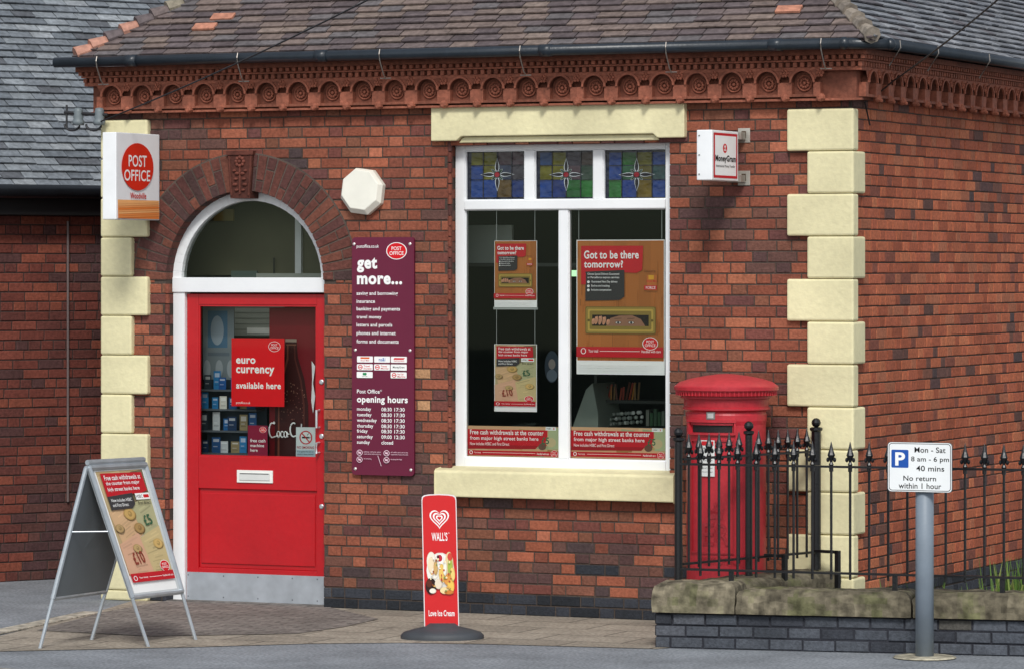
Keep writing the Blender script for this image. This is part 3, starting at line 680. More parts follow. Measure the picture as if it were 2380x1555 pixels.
# ---------------------------------------------------------------- posters in the windows
OR = lin('#a9662f')
def wood(cv, x0, y0, x1, y1):
    cv.rect(x0,y0,x1,y1,OR); n = 7; w = (x1-x0)/n
    for i in range(n): cv.rect(x0+i*w, y0, x0+(i+1)*w-w*.05, y1, mul(OR, rnd.uniform(.88,1.15)))
    for i in range(60):
        x = rnd.uniform(x0, x1-w*.1); y = rnd.uniform(y0,y1*.9+y0*.1); cv.rect(x, y, x+w*rnd.uniform(.02,.07), min(y1, y+(y1-y0)*rnd.uniform(.05,.25)), mul(OR,rnd.choice((.75,.85,1.2))))
def got_poster(root, pl, r, full):
    des = (1340,558,1543,870); mb = MB(); a0,b0,a1,b1 = pl.bb(*r); mb.pbox(pl, a0,b0,a1,b1,-.004,0,WH); cv = Cv(mb, pl, (a0,b0,a1,b1), des, h=.0006, st=.00015)
    wood(cv, 1342,560,1541,838)
    cv.poly([(1352,572),(1495,572),(1493,628),(1480,635),(1400,632),(1352,640)], lin('#c01c28'))
    cv.poly([(1362,632),(1452,628),(1452,690),(1440,698),(1362,700)], lin('#343234'))
    cv.rect(1352,636,1363,662, lin('#c01c28'))
    for i,tx in enumerate(('Choose Special Delivery Guaranteed','or Parcelforce express services')): cv.text(tx,1367,635+i*8,1440,641+i*8,WH)
    for i,tx in enumerate(('Guaranteed Next Day delivery','End-to-end tracking','Inclusive compensation')):
        y = 653+i*9.5; cv.ell(1369,y+3,3,3,WH); cv.text(tx,1376,y,(1436,1418,1422)[i],y+6,WH)
    BR = lin('#98803c'); cv.rr(1362,713,1524,776,4,mul(BR,.6)); cv.rr(1364,715,1522,774,4,BR); cv.rr(1368,719,1518,770,3,mul(BR,1.6)); cv.rr(1372,723,1514,766,3,mul(BR,.8)); cv.rect(1378,732,1508,758,lin('#1c1210'))
    SK = lin('#b88468'); cv.poly([(1410,758),(1420,740),(1440,734),(1470,733),(1490,742),(1500,758)], mul(SK,.6))
    for ex in (1438,1468): cv.ell(ex,750,8,4,mul(SK,.35)); cv.ell(ex,750,6,2.6,lin('#c8c4c0')); cv.ell(ex,750,2.6,2.6,lin('#20242c')); cv.line(ex-9,741,ex+8,740,2,mul(SK,.3))
    for k,(fx,fy,L) in enumerate(((1381,741,13),(1388,736,18),(1397,735,20),(1406,737,18),(1415,743,12))): cv.ell(fx,fy+L/2,4,L/2+1,mul(SK,1.05),12,.25); cv.ell(fx-1,fy+3,2.2,2.6,mul(SK,1.4),10)
    for k in (1370,1516): cv.ell(k,745,3,3,mul(BR,.5))
    cv.rect(1504,640,1527,676,lin('#b86a30')); cv.rect(1508,640,1520,650,lin('#d8a030')); cv.text('Royal Mail',1504,651,1527,658,lin('#c8202c')); cv.rect(1498,664,1527,674,lin('#c21c28')); cv.text('FORCE',1502,666,1524,672,WH); cv.text('Delivered by',1498,628,1524,635,lin('#4a2a12'),0)
    cv.rect(1342,806,1541,830,lin('#c01c28')); cv.ell(1358,816,6,7,WH); cv.ell(1358,816,4.5,5.5,lin('#c01c28')); cv.text('Your mail',1370,812,1392,819,WH); cv.line(1396,816,1488,816,1,WH); cv.text('Handled with care',1492,813,1536,819,WH)
    po_logo(cv,1512,798,18,15)
    for i in range(3): cv.text('Terms and conditions apply to these services ask at the counter',1348,848+i*6,1530-i*12,851.5+i*6,lin('#9a9a9a'),0)
    mb.build('poster', M['bright'], root)
    mb = MB(); cv = Cv(mb, pl, (a0,b0,a1,b1), des, h=.0192)
    cv.text('Got to be there',1360,583,1486,602,WH,.06); cv.text('tomorrow?',1360,606,1450,623,WH,.06); mb.build('lettering', M['bright'], root)
def hangers(root, pl, xs, y0, y1):
    for x in xs:
        mb = MB(); a,b0 = pl.px(x,y1); b1 = pl.px(x,y0)[1]; mb.tube([pl.P(a,b0,-.002),pl.P(a,b1,-.002)], .0022, lin('#c8ccc8'), 5); mb.build('hanging_wire', M['metal'], root)
pw = fac(.172)
def root_at(name, label, cat, pl, r, group=None): a0,b0,a1,b1 = pl.bb(*r); return thing(name,label,cat,pl.P((a0+a1)/2,b0),group)
t = root_at('window_poster','large wooden door poster with brass letterbox hanging in right window pane','poster',pw,(1340,558,1545,870)); got_poster(t,pw,(1340,558,1545,870),True); hangers(t,pw,(1345,1538),489,556)
t = root_at('window_poster','small wooden door poster with letterbox hanging in left window pane, upper one','poster',pw,(1149,560,1248,714)); got_poster(t,pw,(1149,560,1248,714),False); hangers(t,pw,(1154,1243),489,560)
t = root_at('window_poster','small banknotes and coins poster hanging in left window pane, lower one','poster',pw,(1149,800,1248,956))
def cash_poster(root, pl, loc, mat=None, name='poster'):
    des = (0,0,120,305); mb = MB(); cv = Cv(mb, pl, loc, des, h=.0006, st=.0001); cv.rect(0,0,120,305,WH)
    money(cv,2,2,118,262)
    cv.h += .0006
    cv.poly([(8,8),(110,10),(112,56),(96,62),(60,62),(8,68)], lin('#c01c28'))
    cv.poly([(8,66),(72,60),(72,88),(62,98),(8,100)], lin('#3c3a3c'))
    cv.h += .0004
    cv.rect(78,62,114,78,WH); cv.text('HSBC',80,66,96,74,BLK); cv.poly([(98,66),(105,70),(98,74)],RED); cv.poly([(112,66),(105,70),(112,74)],RED); cv.poly([(98,66),(112,66),(105,70)],RED); cv.poly([(98,74),(105,70),(112,74)],RED)
    cv.text('first direct',80,82,112,90,BLK,.02)
    po_logo(cv,100,246,13,14)
    cv.rect(2,258,118,280,lin('#c01c28')); cv.ell(12,270,5,6,WH); cv.ell(12,270,3.6,4.5,lin('#c01c28')); cv.text('Your money',22,267,46,273,WH); cv.line(50,270,84,270,1,WH); cv.text('Handled with care',86,267,115,272,WH)
    cv.h += .0006
    cv.text('Free cash withdrawals at',14,14,104,26,WH,.03); cv.text('the counter from major',14,29,98,41,WH,.03); cv.text('high street banks here',14,44,94,56,WH,.03)
    cv.text('Now includes HSBC',14,72,66,80,WH); cv.text('and First Direct',14,84,54,92,WH)
    return mb.build(name, mat or M['print'], root)
cash_poster(t,pw,pw.bb(1149,800,1248,956),M['bright']); hangers(t,pw,(1154,1243),716,800)
mb = MB(); wbox(mb,pw,1147,714,1250,720,-.004,.003,lin('#b8bcb8')); mb.build('holder_rail', M['plastic'], t)
for r, lb in (((1085,990,1298,1062),'red cash withdrawals banner along the bottom of the left window pane'),((1326,993,1546,1066),'red cash withdrawals banner along the bottom of the right window pane')):
    pb = fac(.14); t = root_at('window_banner',lb,'banner',pb,r); mb = MB(); cv = Cv(mb,pb,pb.bb(*r),(0,0,214,72),h=-.006,st=.00015)
    cv.rect(0,0,214,72,lin('#cfa880')); 
    for i in range(18):
        x = rnd.uniform(0,200); y = rnd.uniform(0,60); cv.poly([(x,y),(min(214,x+30),y+3),(min(214,x+26),y+11),(x-0,y+9)], lin(rnd.choice(['#c88a60','#b8a068','#d0b990','#a87a4a','#a0a880'])))
    cv.rect(0,8,188,44,lin('#c01c28')); cv.poly([(0,44),(168,44),(160,52),(0,54)],lin('#a01822')); cv.poly([(150,10),(188,10),(180,44),(150,44)],lin('#c01c28'))
    cv.rect(190,2,214,52,lin('#a8b088')); cv.ell(176,46,9,8,lin('#6a5040')); cv.ell(196,36,12,11,lin('#c0b088')); cv.text('£5',174,24,192,40,lin('#3a6a48'),.05); cv.rect(184,0,208,8,WH); cv.text('HSBC',186,2,198,6,BLK); cv.poly([(200,2),(206,2),(203,4)],RED); cv.poly([(200,6),(203,4),(206,6)],RED)
    cv.rect(0,57,214,68,lin('#c01c28')); cv.ell(10,62,4,4.5,WH); cv.ell(10,62,2.6,3,lin('#c01c28')); cv.text('Your money',17,60,33,65,WH); cv.line(37,62,160,62,.8,WH); cv.text('Handled with care',164,60,192,65,WH); po_logo(cv,204,62,8,8)
    mb.build('banner_sheet', M['bright'], t); mb = MB(); cv = Cv(mb,pb,pb.bb(*r),(0,0,214,72),h=.003)
    cv.text('Free cash withdrawals at the counter',8,9,180,20,WH,.04); cv.text('from major high street banks here',8,24,168,35,WH,.04); cv.text('Now includes HSBC and First Direct',8,38,100,45,WH); mb.build('lettering', M['bright'], t)

# posters on the door glass
pdg = fac(.156)
t = root_at('door_poster','bright red euro currency poster stuck in the middle of the door glass','poster',pdg,(538,786,661,944))
mb = MB(); cv = Cv(mb,pdg,pdg.bb(538,786,661,944),(538,786,661,944),h=.0); cv.rect(538,786,661,944,lin('#dc0f1a')); po_logo(cv,638,805,14,12)
mb.build('sheet', M['bright'], t); mb = MB(); cv.mb = mb
cv.text('euro',549,832,594,845,WH,.07); cv.text('currency',549,853,638,873,WH,.07); cv.text('available here',549,888,653,903,WH,.06); cv.text('postoffice.co.uk',549,933,582,940,WH); mb.build('lettering', M['bright'], t)
t = root_at('door_notice','small maroon free cash machine notice low on the door glass','notice',pdg,(576,988,622,1060))
mb = MB(); cv = Cv(mb,pdg,pdg.bb(576,988,622,1060),(576,988,622,1060),h=.0); cv.rect(576,988,622,1060,lin('#8a1638')); po_logo(cv,611,998,8,7); cv.text('free cash',582,1019,617,1027,WH,.03); cv.text('machine',582,1031,614,1038,WH,.03); cv.text('here',582,1042,599,1049,WH,.03); mb.build('sheet', M['bright'], t)
t = root_at('no_smoking_notice','white no smoking notice with red circle at lower right of door glass','notice',pdg,(688,992,733,1062))
mb = MB(); cv = Cv(mb,pdg,pdg.bb(688,992,733,1062),(688,992,733,1062),h=.0); cv.rect(688,992,733,1062,lin('#e8ecee')); cv.rect(689.5,1045,731.5,1061,lin('#bcd0dc'))
cv.ell(711,1016,15,16,lin('#d02028')); cv.ell(711,1016,12.3,13.3,lin('#f2f4f4')); cv.rect(702,1014,718,1018,BLK); cv.rect(718,1014,722,1018,lin('#a8a8a8')); cv.line(714,1011,718,1006,1.2,BLK); cv.line(702,1006,720,1027,2.6,lin('#d02028'))
cv.text('NO SMOKING',691,1036,730,1042,lin('#c02028'),.02); cv.text('It is against the law to',692,1047,729,1051,BLK,0); cv.text('smoke in these premises',692,1053,729,1057,BLK,0); mb.build('sheet', M['print'], t)

# ---------------------------------------------------------------- maroon information board
pm = fac(-.03); t = root_at('information_board','tall maroon services and opening hours board screwed between door and window','sign',pm,(818,552,962,1104))
mb = MB(); loc = pm.bb(818,552,962,1104); des = (818,552,962,1104); MR = lin('#661434')
cv = Cv(mb,pm,loc,des,h=.0); pts = []
for cx,cy,a in ((954,560,-90),(954,1096,0),(826,1096,90),(826,560,180)):
    for k in range(6): tt = math.radians(a+k*18); pts.append((cx+8*math.cos(tt),cy+8*math.sin(tt)))
mb.prism(pm,[cv.m(*q) for q in pts[::-1]],-.022,0,MR); mb.build('board', M['enamel'], t)
mb = MB(); cv = Cv(mb,pm,loc,des,h=.0006,st=.0003)
po_logo(cv,922,584,24,20)
cv.text('postoffice.co.uk',829,569,881,579,WH,.02)
cv.text('get',830,599,877,634,WH,.1); cv.text('more...',830,641,935,662,WH,.1)
for tx,x1_,y0_,y1_ in (('saving and borrowing',925,678,689),('insurance',872,697,705),('banking and payments',930,714,725),('travel money',887,733,743),('letters and parcels',912,751,762),('phones and internet',920,770,781),('forms and documents',927,789,798)): cv.text(tx,829,y0_,x1_,y1_,WH,.035)
cv.text('Post Office',830,905,883,914,WH,.03); cv.text('®',884,905,888,909,WH,0); cv.text('opening hours',830,920,948,940,WH,.07)
for tx,x1_,y,a_,b_ in (('monday',863,951,'08:30','17:30'),('tuesday',864,964,'08:30','17:30'),('wednesday',876,977,'08:30','17:30'),('thursday',868,990,'08:30','17:30'),('friday',855,1002,'08:30','17:30'),('saturday',867,1015,'09:00','12:30'),('sunday',860,1028,'closed','')):
    up = 4.5; lo = 6 if 'y' in tx else 4
    cv.text(tx,830,y-up,x1_,y+lo,WH,.03); cv.text(a_,887,y-up,914 if not b_ else 911,y+4,WH,.03)
    if b_: cv.text(b_,917,y-up,941,y+4,WH,.03)
mb.build('lettering', M['print'], t)
mb = MB(); cv = Cv(mb,pm,loc,des,h=.0006,st=.0003)
for r_ in range(3):
    for c_ in range(3):
        if r_ == 2 and c_ == 1: continue
        x = (830,870,909)[c_]; y = 828+r_*18; w = 37; cv.rr(x,y,x+w,y+14,1.5,WH)
        if r_ == 0 and c_ == 0: cv.rr(x+8,y+2,x+29,y+6,1,lin('#e0642a')); cv.text('Royal Mail',x+9,y+8,x+28,y+12,RED,.01)
        elif r_ == 0 and c_ == 1: cv.text('ns&i',x+11,y+3,x+26,y+11,lin('#1f5fae'),.03)
        elif r_ == 0: cv.poly([(x+8,y+3),(x+33,y+3),(x+29,y+7),(x+6,y+7)],RED); cv.text('PARCELFORCE',x+7,y+8.5,x+31,y+11.5,RED,.01)
        elif r_ == 1 and c_ == 2: cv.text('MoneyGram',x+5,y+4,x+32,y+10,BLK,.03)
        elif r_ == 2 and c_ == 0: cv.rr(x+14,y+2,x+23,y+8,2,lin('#2f8a58')); cv.text('National Lottery',x+12,y+9,x+25,y+12,lin('#2f8a58'),0)
        else:
            cv.ell(x+8,y+7,5.4,5.6,RED); cv.ell(x+8,y+7,3.6,3.8,WH); cv.rect(x+5,y+6,x+11,y+8,RED)
            a_,b_ = (('Travel','Insurance'),('Travel','Money'),None,('Free Cash','Machine'))[0 if c_==0 else (1 if r_==1 else 3)]
            cv.text(a_,x+16,y+2.5,x+30,y+6.5,RED,.01); cv.text(b_,x+16,y+8,x+34,y+12,RED,.01)
PK = lin('#e6c8d4')
for x in (837,900):
    for y in (1052,1068):
        cv.ell(x,y,7,7,PK); cv.ell(x,y,5.6,5.6,MR); cv.rect(x-3,y-2,x+3,y+2,PK); cv.line(x-4,y-4,x+4,y+4,1.1,PK)
        for q,tx in enumerate((('please remove your','crash helmet before entering') if x==837 else ('all calls and security','equipment hours live data')) if y==1052 else (('no smoking',) if x==837 else ('except guide dogs',))):
            cv.text(tx,x+10,y-4+q*5,x+(50 if y==1052 else (28 if x==837 else 36)),y+q*5,PK,.01)
cv.line(880,1058,888,1082,1.2,PK)
mb.build('logo_panel', M['print'], t)
for x,y in ((823,568),(953,568),(826,814),(953,814),(826,1090),(955,1090)):
    mb = MB(); mb.lathe(pm.P(*cv.m(x,y),0), [(.011,0),(.011,.003),(.006,.006),(0,.006)], lin('#d8d4d0'), 10, pm.n); mb.build('screw', M['metal'], t)

# octagonal alarm box
po = fac(-.0); a0,b0,a1,b1 = po.bb(800,397,896,495); cx=(a0+a1)/2; cz=(b0+b1)/2; rr_=(a1-a0)/2*1.05
mb = MB(); ofs = math.radians(15); oc = lambda r,dz=0: [(cx+r*math.cos(ofs+k*PI/4), cz+dz+r*math.sin(ofs+k*PI/4)) for k in range(8)]
mb.prism(po, oc(rr_), 0, .05, lin('#e6e4d6')); A_=oc(rr_); B_=oc(rr_*.86,.012)
mb.add([po.P(*q,.05) for q in A_]+[po.P(*q,.085) for q in B_], [[i,(i+1)%8,8+(i+1)%8,8+i] for i in range(8)]+[list(range(8,16))], lin('#eeecdf'))
tag(mb.build('alarm_box', M['plastic'], None, bevel=.004), 'white octagonal alarm box on the brick wall right of the door arch', 'alarm box')

# ---------------------------------------------------------------- projecting signs
def projecting(name, label, xw, xo, xl, y0, y1, yw):
    p1 = fac(yw); xs = p1.px(xw,(y0+y1)/2)[0]; face = Pl((xs,0,0),(0,1,0)); yo = face.px(xo,(y0+y1)/2)[0]; p2 = fac(yo); xl_ = p2.px(xl,(y0+y1)/2)[0]
    a0,b0,a1,b1 = face.bb(xo,y0,xw,y1)
    t = thing(name,label,'sign',((xs+xl_)/2,yw,b0))
    mb = MB(); mb.box(xl_,xs,yo,yw,b0,b1,lin('#eceeef')); mb.build('sign_box', M['plastic'], t, bevel=.006)
    return t, face, (yo,b0,yw,b1), (xl_,xs)
t, fc, loc, xr_ = projecting('projecting_sign','white and orange projecting box sign with red post office oval above the left quoins',371,270,238,311,512,-.03)
des = (270,311,371,512); mb = MB(); cv = Cv(mb,fc,loc,des,h=.002)
cv.rect(273,314,368,509,lin('#f0f1f2'))
for i in range(14): cv.rect(273,466+i*3.07,368,466+(i+1)*3.07+.2, mixc(lin('#f4b878'),lin('#e8843c'),i/13))
for i in range(8): cv.poly([(273,472+i*4.6),(273+95,467+i*4.6),(273+95,470+i*4.6),(273,476+i*4.6)], mixc(lin('#f4b878'),lin('#e8843c'),rnd.random()))
cv.ell(317,389,37,55,lin('#dc2e18'),36); mb.build('sign_face', M['print'], t)
mb = MB(); cv.mb = mb; cv.text('POST',296,362,338,389,WH,.03); cv.text('OFFICE',286,396,346,422,WH,.03); cv.text('Woodville',300,449,337,463,lin('#c81c10'),.05); mb.build('lettering', M['print'], t)
mb = MB()
for z_ in (loc[1]+.1, loc[3]-.1): mb.box(xr_[0]+.02,xr_[1]-.02,-.04,0,z_-.03,z_+.03,lin('#9a9a98'))
mb.build('bracket', M['metal'], t)
t, fc, loc, xr_ = projecting('projecting_sign','small white projecting sign with thin red border between window and right quoins',1716,1655,1619,305,421,-.09)
des = (1655,305,1716,421); mb = MB(); cv = Cv(mb,fc,loc,des,h=.002); cv.rect(1658,311,1713,415,lin('#c8202c')); cv.rect(1661,317,1710,409,lin('#f2f2f2'))
cv.ell(1684,346,5,11,lin('#d03038')); cv.ell(1684,342,1.4,3,WH); cv.line(1681,350,1687,350,2,WH); cv.line(1684,344,1684,352,1,WH); mb.build('sign_face', M['print'], t)
mb = MB(); cv.mb = mb; cv.text('MoneyGram',1661.5,362,1709,381,BLK,.08); cv.text('International Money Transfer',1663,384,1707,392,BLK,0); mb.build('lettering', M['print'], t)
for y in (316,415):
    mb = MB(); zc_ = F0.px(1730,y)[1]; xa_ = F0.px(1716,y)[0]; xb_ = F0.px(1744,y)[0]
    mb.box(xa_,xb_,-.008,0,zc_-.05,zc_+.05,lin('#b9b5ac')); mb.box(xr_[0]+.03,xb_-.03,-.095,-.008,zc_-.03,zc_+.02,lin('#9c988e')); mb.box(xa_+.03,xa_+.06,-.02,-.008,zc_-.02,zc_+.03,lin('#5a4a3c')); mb.build('bracket', M['metal'], t, bevel=.002)
for k in range(3):
    mb = MB(); mb.tube([(xr_[0]+.02,loc[0]-.0,loc[1]+.04+k*.13),(xr_[0]+.02,loc[0]-.006,loc[1]+.04+k*.13)],.005,lin('#777777'),8); mb.build('screw', M['metal'], t)

# insulators and cables
ip = fac(-.12); t = thing('insulator_bracket','grey porcelain telephone insulators on iron bracket at the left building corner','insulators', ip.P(*ip.px(240,270)))
mb = MB(); IR = lin('#2a2a2c')
mb.tube([ip.P(*ip.px(250,268)),ip.P(*ip.px(150,262))], .012, IR); mb.tube([ip.P(*ip.px(155,245)),ip.P(*ip.px(155,300))], .008, IR)
for x in (182,232):
    pts = [ip.P(*ip.px(x+18*math.cos(a)-14,290+14*math.sin(a))) for a in [PI*k/8 for k in range(9)]]; mb.tube(pts,.009,IR)
mb.build('bracket', M['iron'], t)
for x in (182,231):
    mb = MB(); b = ip.P(*ip.px(x,292)); mb.lathe(b, [(0,0),(.042,0),(.045,.03),(.034,.045),(.04,.06),(.032,.08),(.036,.1),(.028,.125),(0,.13)], lin('#6f787c'), 16); mb.build('insulator', M['plastic'], t, smooth=True)
def sag(p0, p1, s_, n=14): return [p0.lerp(p1,i/n)-Z*s_*4*(i/n)*(1-i/n) for i in range(n+1)]
mb = MB(); pA = ip.P(*ip.px(230,285)); far = fac(-3.2); pB = far.P(*far.px(820,-2)); mb.tube(sag(pA,pA.lerp(pB,1.6),.06),.006,BLK,5)
tag(mb.build('overhead_cable', M['rubber']),'thin black overhead cable rising right from the insulators across the roof','cable')
mb = MB(); sp_ = Pl((XR+.2,0,0),(0,1,0)); q0 = sp_.P(*sp_.px(2075,190)); near = fac(-2.0); q1 = near.P(*near.px(2310,-2)); mb.tube(sag(q0,q0.lerp(q1,1.5),.03),.006,BLK,5)
sp2 = Pl((XR+.03,0,0),(0,1,0)); mb.tube([q0, sp2.P(*sp2.px(2030,228)), sp2.P(*sp2.px(2010,238)), sp2.P(*sp2.px(2022,292))],.006,BLK,5)
tag(mb.build('overhead_cable', M['rubber']),'thin black cable dropping onto the right side cornice near the corner','cable')
mb = MB(); q = fac(-.015); mb.tube([q.P(*q.px(x,y)) for x,y in ((350,262),(420,250),(520,246),(600,244),(720,246),(1000,244))],.005,BLK,5)
tag(mb.build('wall_cable', M['rubber']),'black cable running under the cornice above the door arch','cable')

# ---------------------------------------------------------------- left outbuilding
L0 = G(0,1352); ang = math.radians(35); lu = (Rv*math.cos(ang)+dv*math.sin(ang)); ln = lu.cross(Z)
ob = thing('brick_outbuilding','dark red brick building with grey slate roof set back at the left','building',tuple(L0))
LP = Pl(L0, lu); zw = LP.px(0,500)[1]; zr = LP.px(0,432)[1]
PL_ = [('#6e3b32',4),('#623832',3),('#7a4236',3),('#543836',1.5),('#834838',1.5)]  # dark red bricks, toned down further with shade put into the colour
mb = MB(); bricks(mb, LP, -3.5, 3.1, 0, zw+.07, lambda a,z: pick(PL_,.07) if noise.noise(Vector((a,z,1))) > -.2 else pick([('#5c3c37',1),('#4d3535',1)]), mode='garden')
mb.build('brickwork', M['brick'], ob)
mb = MB(); mb.pbox(LP,-3.5,0,3.1,zw+.07,-.4,-.007,lin('#443b38')); mb.build('mortar_wall', M['mortar'], ob)
mb = MB(); mb.pbox(LP,-3.8,zw,3.1,zr-.04,-.1,.2,lin('#0c0d0f')); mb.build('fascia', M['rubber'], ob)
mb = MB(); mb.tube([LP.P(-3.8,zr-.05,.28),LP.P(3.1,zr-.05,.28)], .055, lin('#12161a'), 12); mb.build('gutter', M['iron'], ob, smooth=True)
pp = math.radians(42); s_ = (-ln*math.cos(pp)+Z*math.sin(pp)); nn = (ln*math.sin(pp)+Z*math.cos(pp)); oo = LP.P(0,zr-.02,.26)
mb = MB(); PLR = [('#767c82',4),('#82888d',3),('#686e74',3),('#8f9498',1.5),('#5c5f64',1)]
tiles(mb, oo, lu, s_, nn, lambda s: (-3.8,4.2), 42, .088, .2, lambda k,a: pick(PLR))
sl = mb.build('roof', M['tile'], ob)
mb = MB(); mb.add([oo+lu*-3.8-nn*.01, oo+lu*4.2-nn*.01, oo+lu*4.2+s_*3.7-nn*.01, oo+lu*-3.8+s_*3.7-nn*.01], [(0,1,2,3)], lin('#35363a')); mb.build('roof_backing', M['tile'], sl)
mb = MB(); a,b = LP.px(155,515); a2,b2 = LP.px(155,1165); mb.tube([LP.P(a,b,.02),LP.P(a,b2,.02)],.010,lin('#6a5c5a'),6)
mb.build('wall_pipe', M['galv'], ob)

# ---------------------------------------------------------------- pillar box
PY = -.46; pp_ = fac(PY); PXc = pp_.px(1688,1000)[0]; dep = (Vector((PXc,PY,0))-CAM).dot(dv); zp = lambda y: H-(y-HY)/F*dep; rp = lambda w: w/F*dep
pb_ = thing('pillar_box','red cast iron post box with domed cap behind the black railings','post box',(PXc,PY,0))
PRC = lin('#b32430'); PC = (PXc,PY,0)
mb = MB(); R0 = rp(92); mb.lathe(PC, [(0,0),(R0+.025,0),(R0+.025,.18),(R0+.006,.21),(R0,.23),(R0,zp(985)),(R0+.006,zp(975)),(R0+.006,zp(962)),(R0,zp(957)),(R0,zp(950)),(0,zp(950))], PRC, 64); mb.build('body', M['pillar'], pb_, smooth=False)
CAPC = lin('#b93a40')
mb = MB(); mb.lathe(PC, [(rp(120),zp(896)),(rp(108),zp(887)),(rp(84),zp(879.5)),(rp(50),zp(873)),(rp(20),zp(869)),(0,zp(868))], CAPC, 56)
mb.build('cap', M['pillar'], pb_, smooth=True)
mb = MB(); mb.lathe(PC, [(rp(119),zp(895)),(rp(121.5),zp(898)),(rp(121.5),zp(905)),(rp(117),zp(906)),(rp(114),zp(917)),(rp(106),zp(919)),(rp(106),zp(924)),(rp(99),zp(926)),(rp(98),zp(944)),(rp(101),zp(946)),(rp(101),zp(950)),(R0,zp(955))], mul(PRC,.95), 56)
for k in range(70):
    t_ = 2*PI*k/70; r_ = rp(116); mb.tube([(PXc+r_*math.sin(t_),PY-r_*math.cos(t_),zp(917)),(PXc+r_*math.sin(t_),PY-r_*math.cos(t_),zp(905))],.006,mul(PRC,1.05),5)
mb.build('cap_rim', M['pillar'], pb_)
cyl = CylPl(PXc,PY,R0); camang = math.atan2(CAM.x-PXc, -(CAM.y-PY)); an = lambda x: camang+math.asin(max(-1,min(1,(x-1688)/92.0)))
def crect(mb, x0,y0,x1,y1,h,c):
    a0,a1 = an(x0),an(x1); n=10
    for i in range(n):
        t0=a0+(a1-a0)*i/n; t1=a0+(a1-a0)*(i+1)/n; P=cyl.P; z0,z1=zp(y1),zp(y0)
        v=[P(t0,z0,h),P(t1,z0,h),P(t1,z1,h),P(t0,z1,h),P(t0,z0,0),P(t1,z0,0),P(t1,z1,0),P(t0,z1,0)]
        mb.add(v,[(0,1,2,3),(3,2,6,7),(4,5,1,0)]+([(4,0,3,7)] if i==0 else [])+([(1,5,6,2)] if i==n-1 else []),c)
mb = MB(); crect(mb,1606,972,1708,978,.03,PRC); crect(mb,1606,978,1610,1006,.025,PRC); crect(mb,1704,978,1708,1006,.025,PRC); crect(mb,1606,1002,1708,1007,.02,PRC); crect(mb,1612,979,1702,984,.018,mul(PRC,.9)); mb.build('slot_surround', M['pillar'], pb_)
mb = MB(); crect(mb,1612,984,1702,1001,.004,lin('#0c0808')); mb.build('slot', M['rubber'], pb_)
mb = MB(); crect(mb,1608,1018,1706,1022,.010,mul(PRC,.75)); crect(mb,1608,1018,1611,1280,.010,mul(PRC,.75)); crect(mb,1703,1018,1706,1280,.010,mul(PRC,.75)); crect(mb,1608,1277,1706,1281,.010,mul(PRC,.75)); mb.build('collection_door', M['pillar'], pb_)
mb = MB(); crect(mb,1644,954,1663,971,.012,lin('#8a8a86')); crect(mb,1647,957,1660,968,.015,lin('#d8d8d4')); mb.build('number_tab', M['metal'], pb_)
mb = MB(); crect(mb,1632,1019,1662,1102,.012,lin('#d9dbd8')); cv = Cv(mb, cyl, (an(1632),zp(1102),an(1662),zp(1019)), (0,0,30,83), h=.013); cv.rect(2,2,28,12,lin('#c02028')); cv.text('Collection times',3,15,27,20,BLK,.01)
for i in range(6): cv.text('Mon to Fri 5.30pm',4,26+i*9,26,30+i*9,lin('#55585a'),0)
mb.build('notice_plate', M['print'], pb_)
mb = MB(); cv = Cv(mb, cyl, (an(1633),zp(1270),an(1697),zp(1160)), (0,0,64,110), h=.004)
for hh in (.004,.007): cv.h = hh; cv.text('E',2,50,28,102,mul(PRC,.8),.02); cv.text('R',36,50,62,102,mul(PRC,.8),.02)
cv.poly([(18,40),(46,40),(48,28),(52,14),(42,22),(32,8),(22,22),(12,14),(16,28)],mul(PRC,.8)); cv.ell(32,6,4,4,mul(PRC,.85)); cv.text('II',29,62,35,92,mul(PRC,.8),.01)
mb.build('royal_cypher', M['pillar'], pb_)
mb = MB(); cv = Cv(mb, cyl, (an(1630),zp(1305),an(1720),zp(1288)), (0,0,90,17), h=.006); cv.text('POST OFFICE',0,0,90,17,mul(PRC,.75),.02); mb.build('raised_lettering', M['pillar'], pb_)

# ---------------------------------------------------------------- dwarf wall and railings
aw = math.radians(14.5); wu = Rv*math.cos(aw)-dv*math.sin(aw); wc = G(1522,1505); WP = Pl(wc, wu); inn = -WP.n; WL = 4.2
dw = thing('dwarf_wall','low roadside wall of blue grey bricks with mossy stone coping','wall',tuple(wc+wu*1.2+inn*.15))
mb = MB()
bricks(mb, WP, 0, WL, 0, .225, lambda a,z: pick([('#43474e',3),('#4c5057',3),('#383b42',2),('#5a5d64',1),('#4a4844',1)],.15), mode='stretcher', dep=.1, jit=.005, joint=.012)
sidp = Pl(wc+inn*.32, -inn); bricks(mb, sidp, 0, .32, 0, .225, lambda a,z: pick(PB), mode='stretcher')
mb.build('brickwork', M['brick'], dw)
mb = MB(); mb.obox(wc+wu*.008+inn*.009, wu*WL, inn*.305, Z*.224, lin('#33343a')); mb.build('mortar_core', M['mortar'], dw)
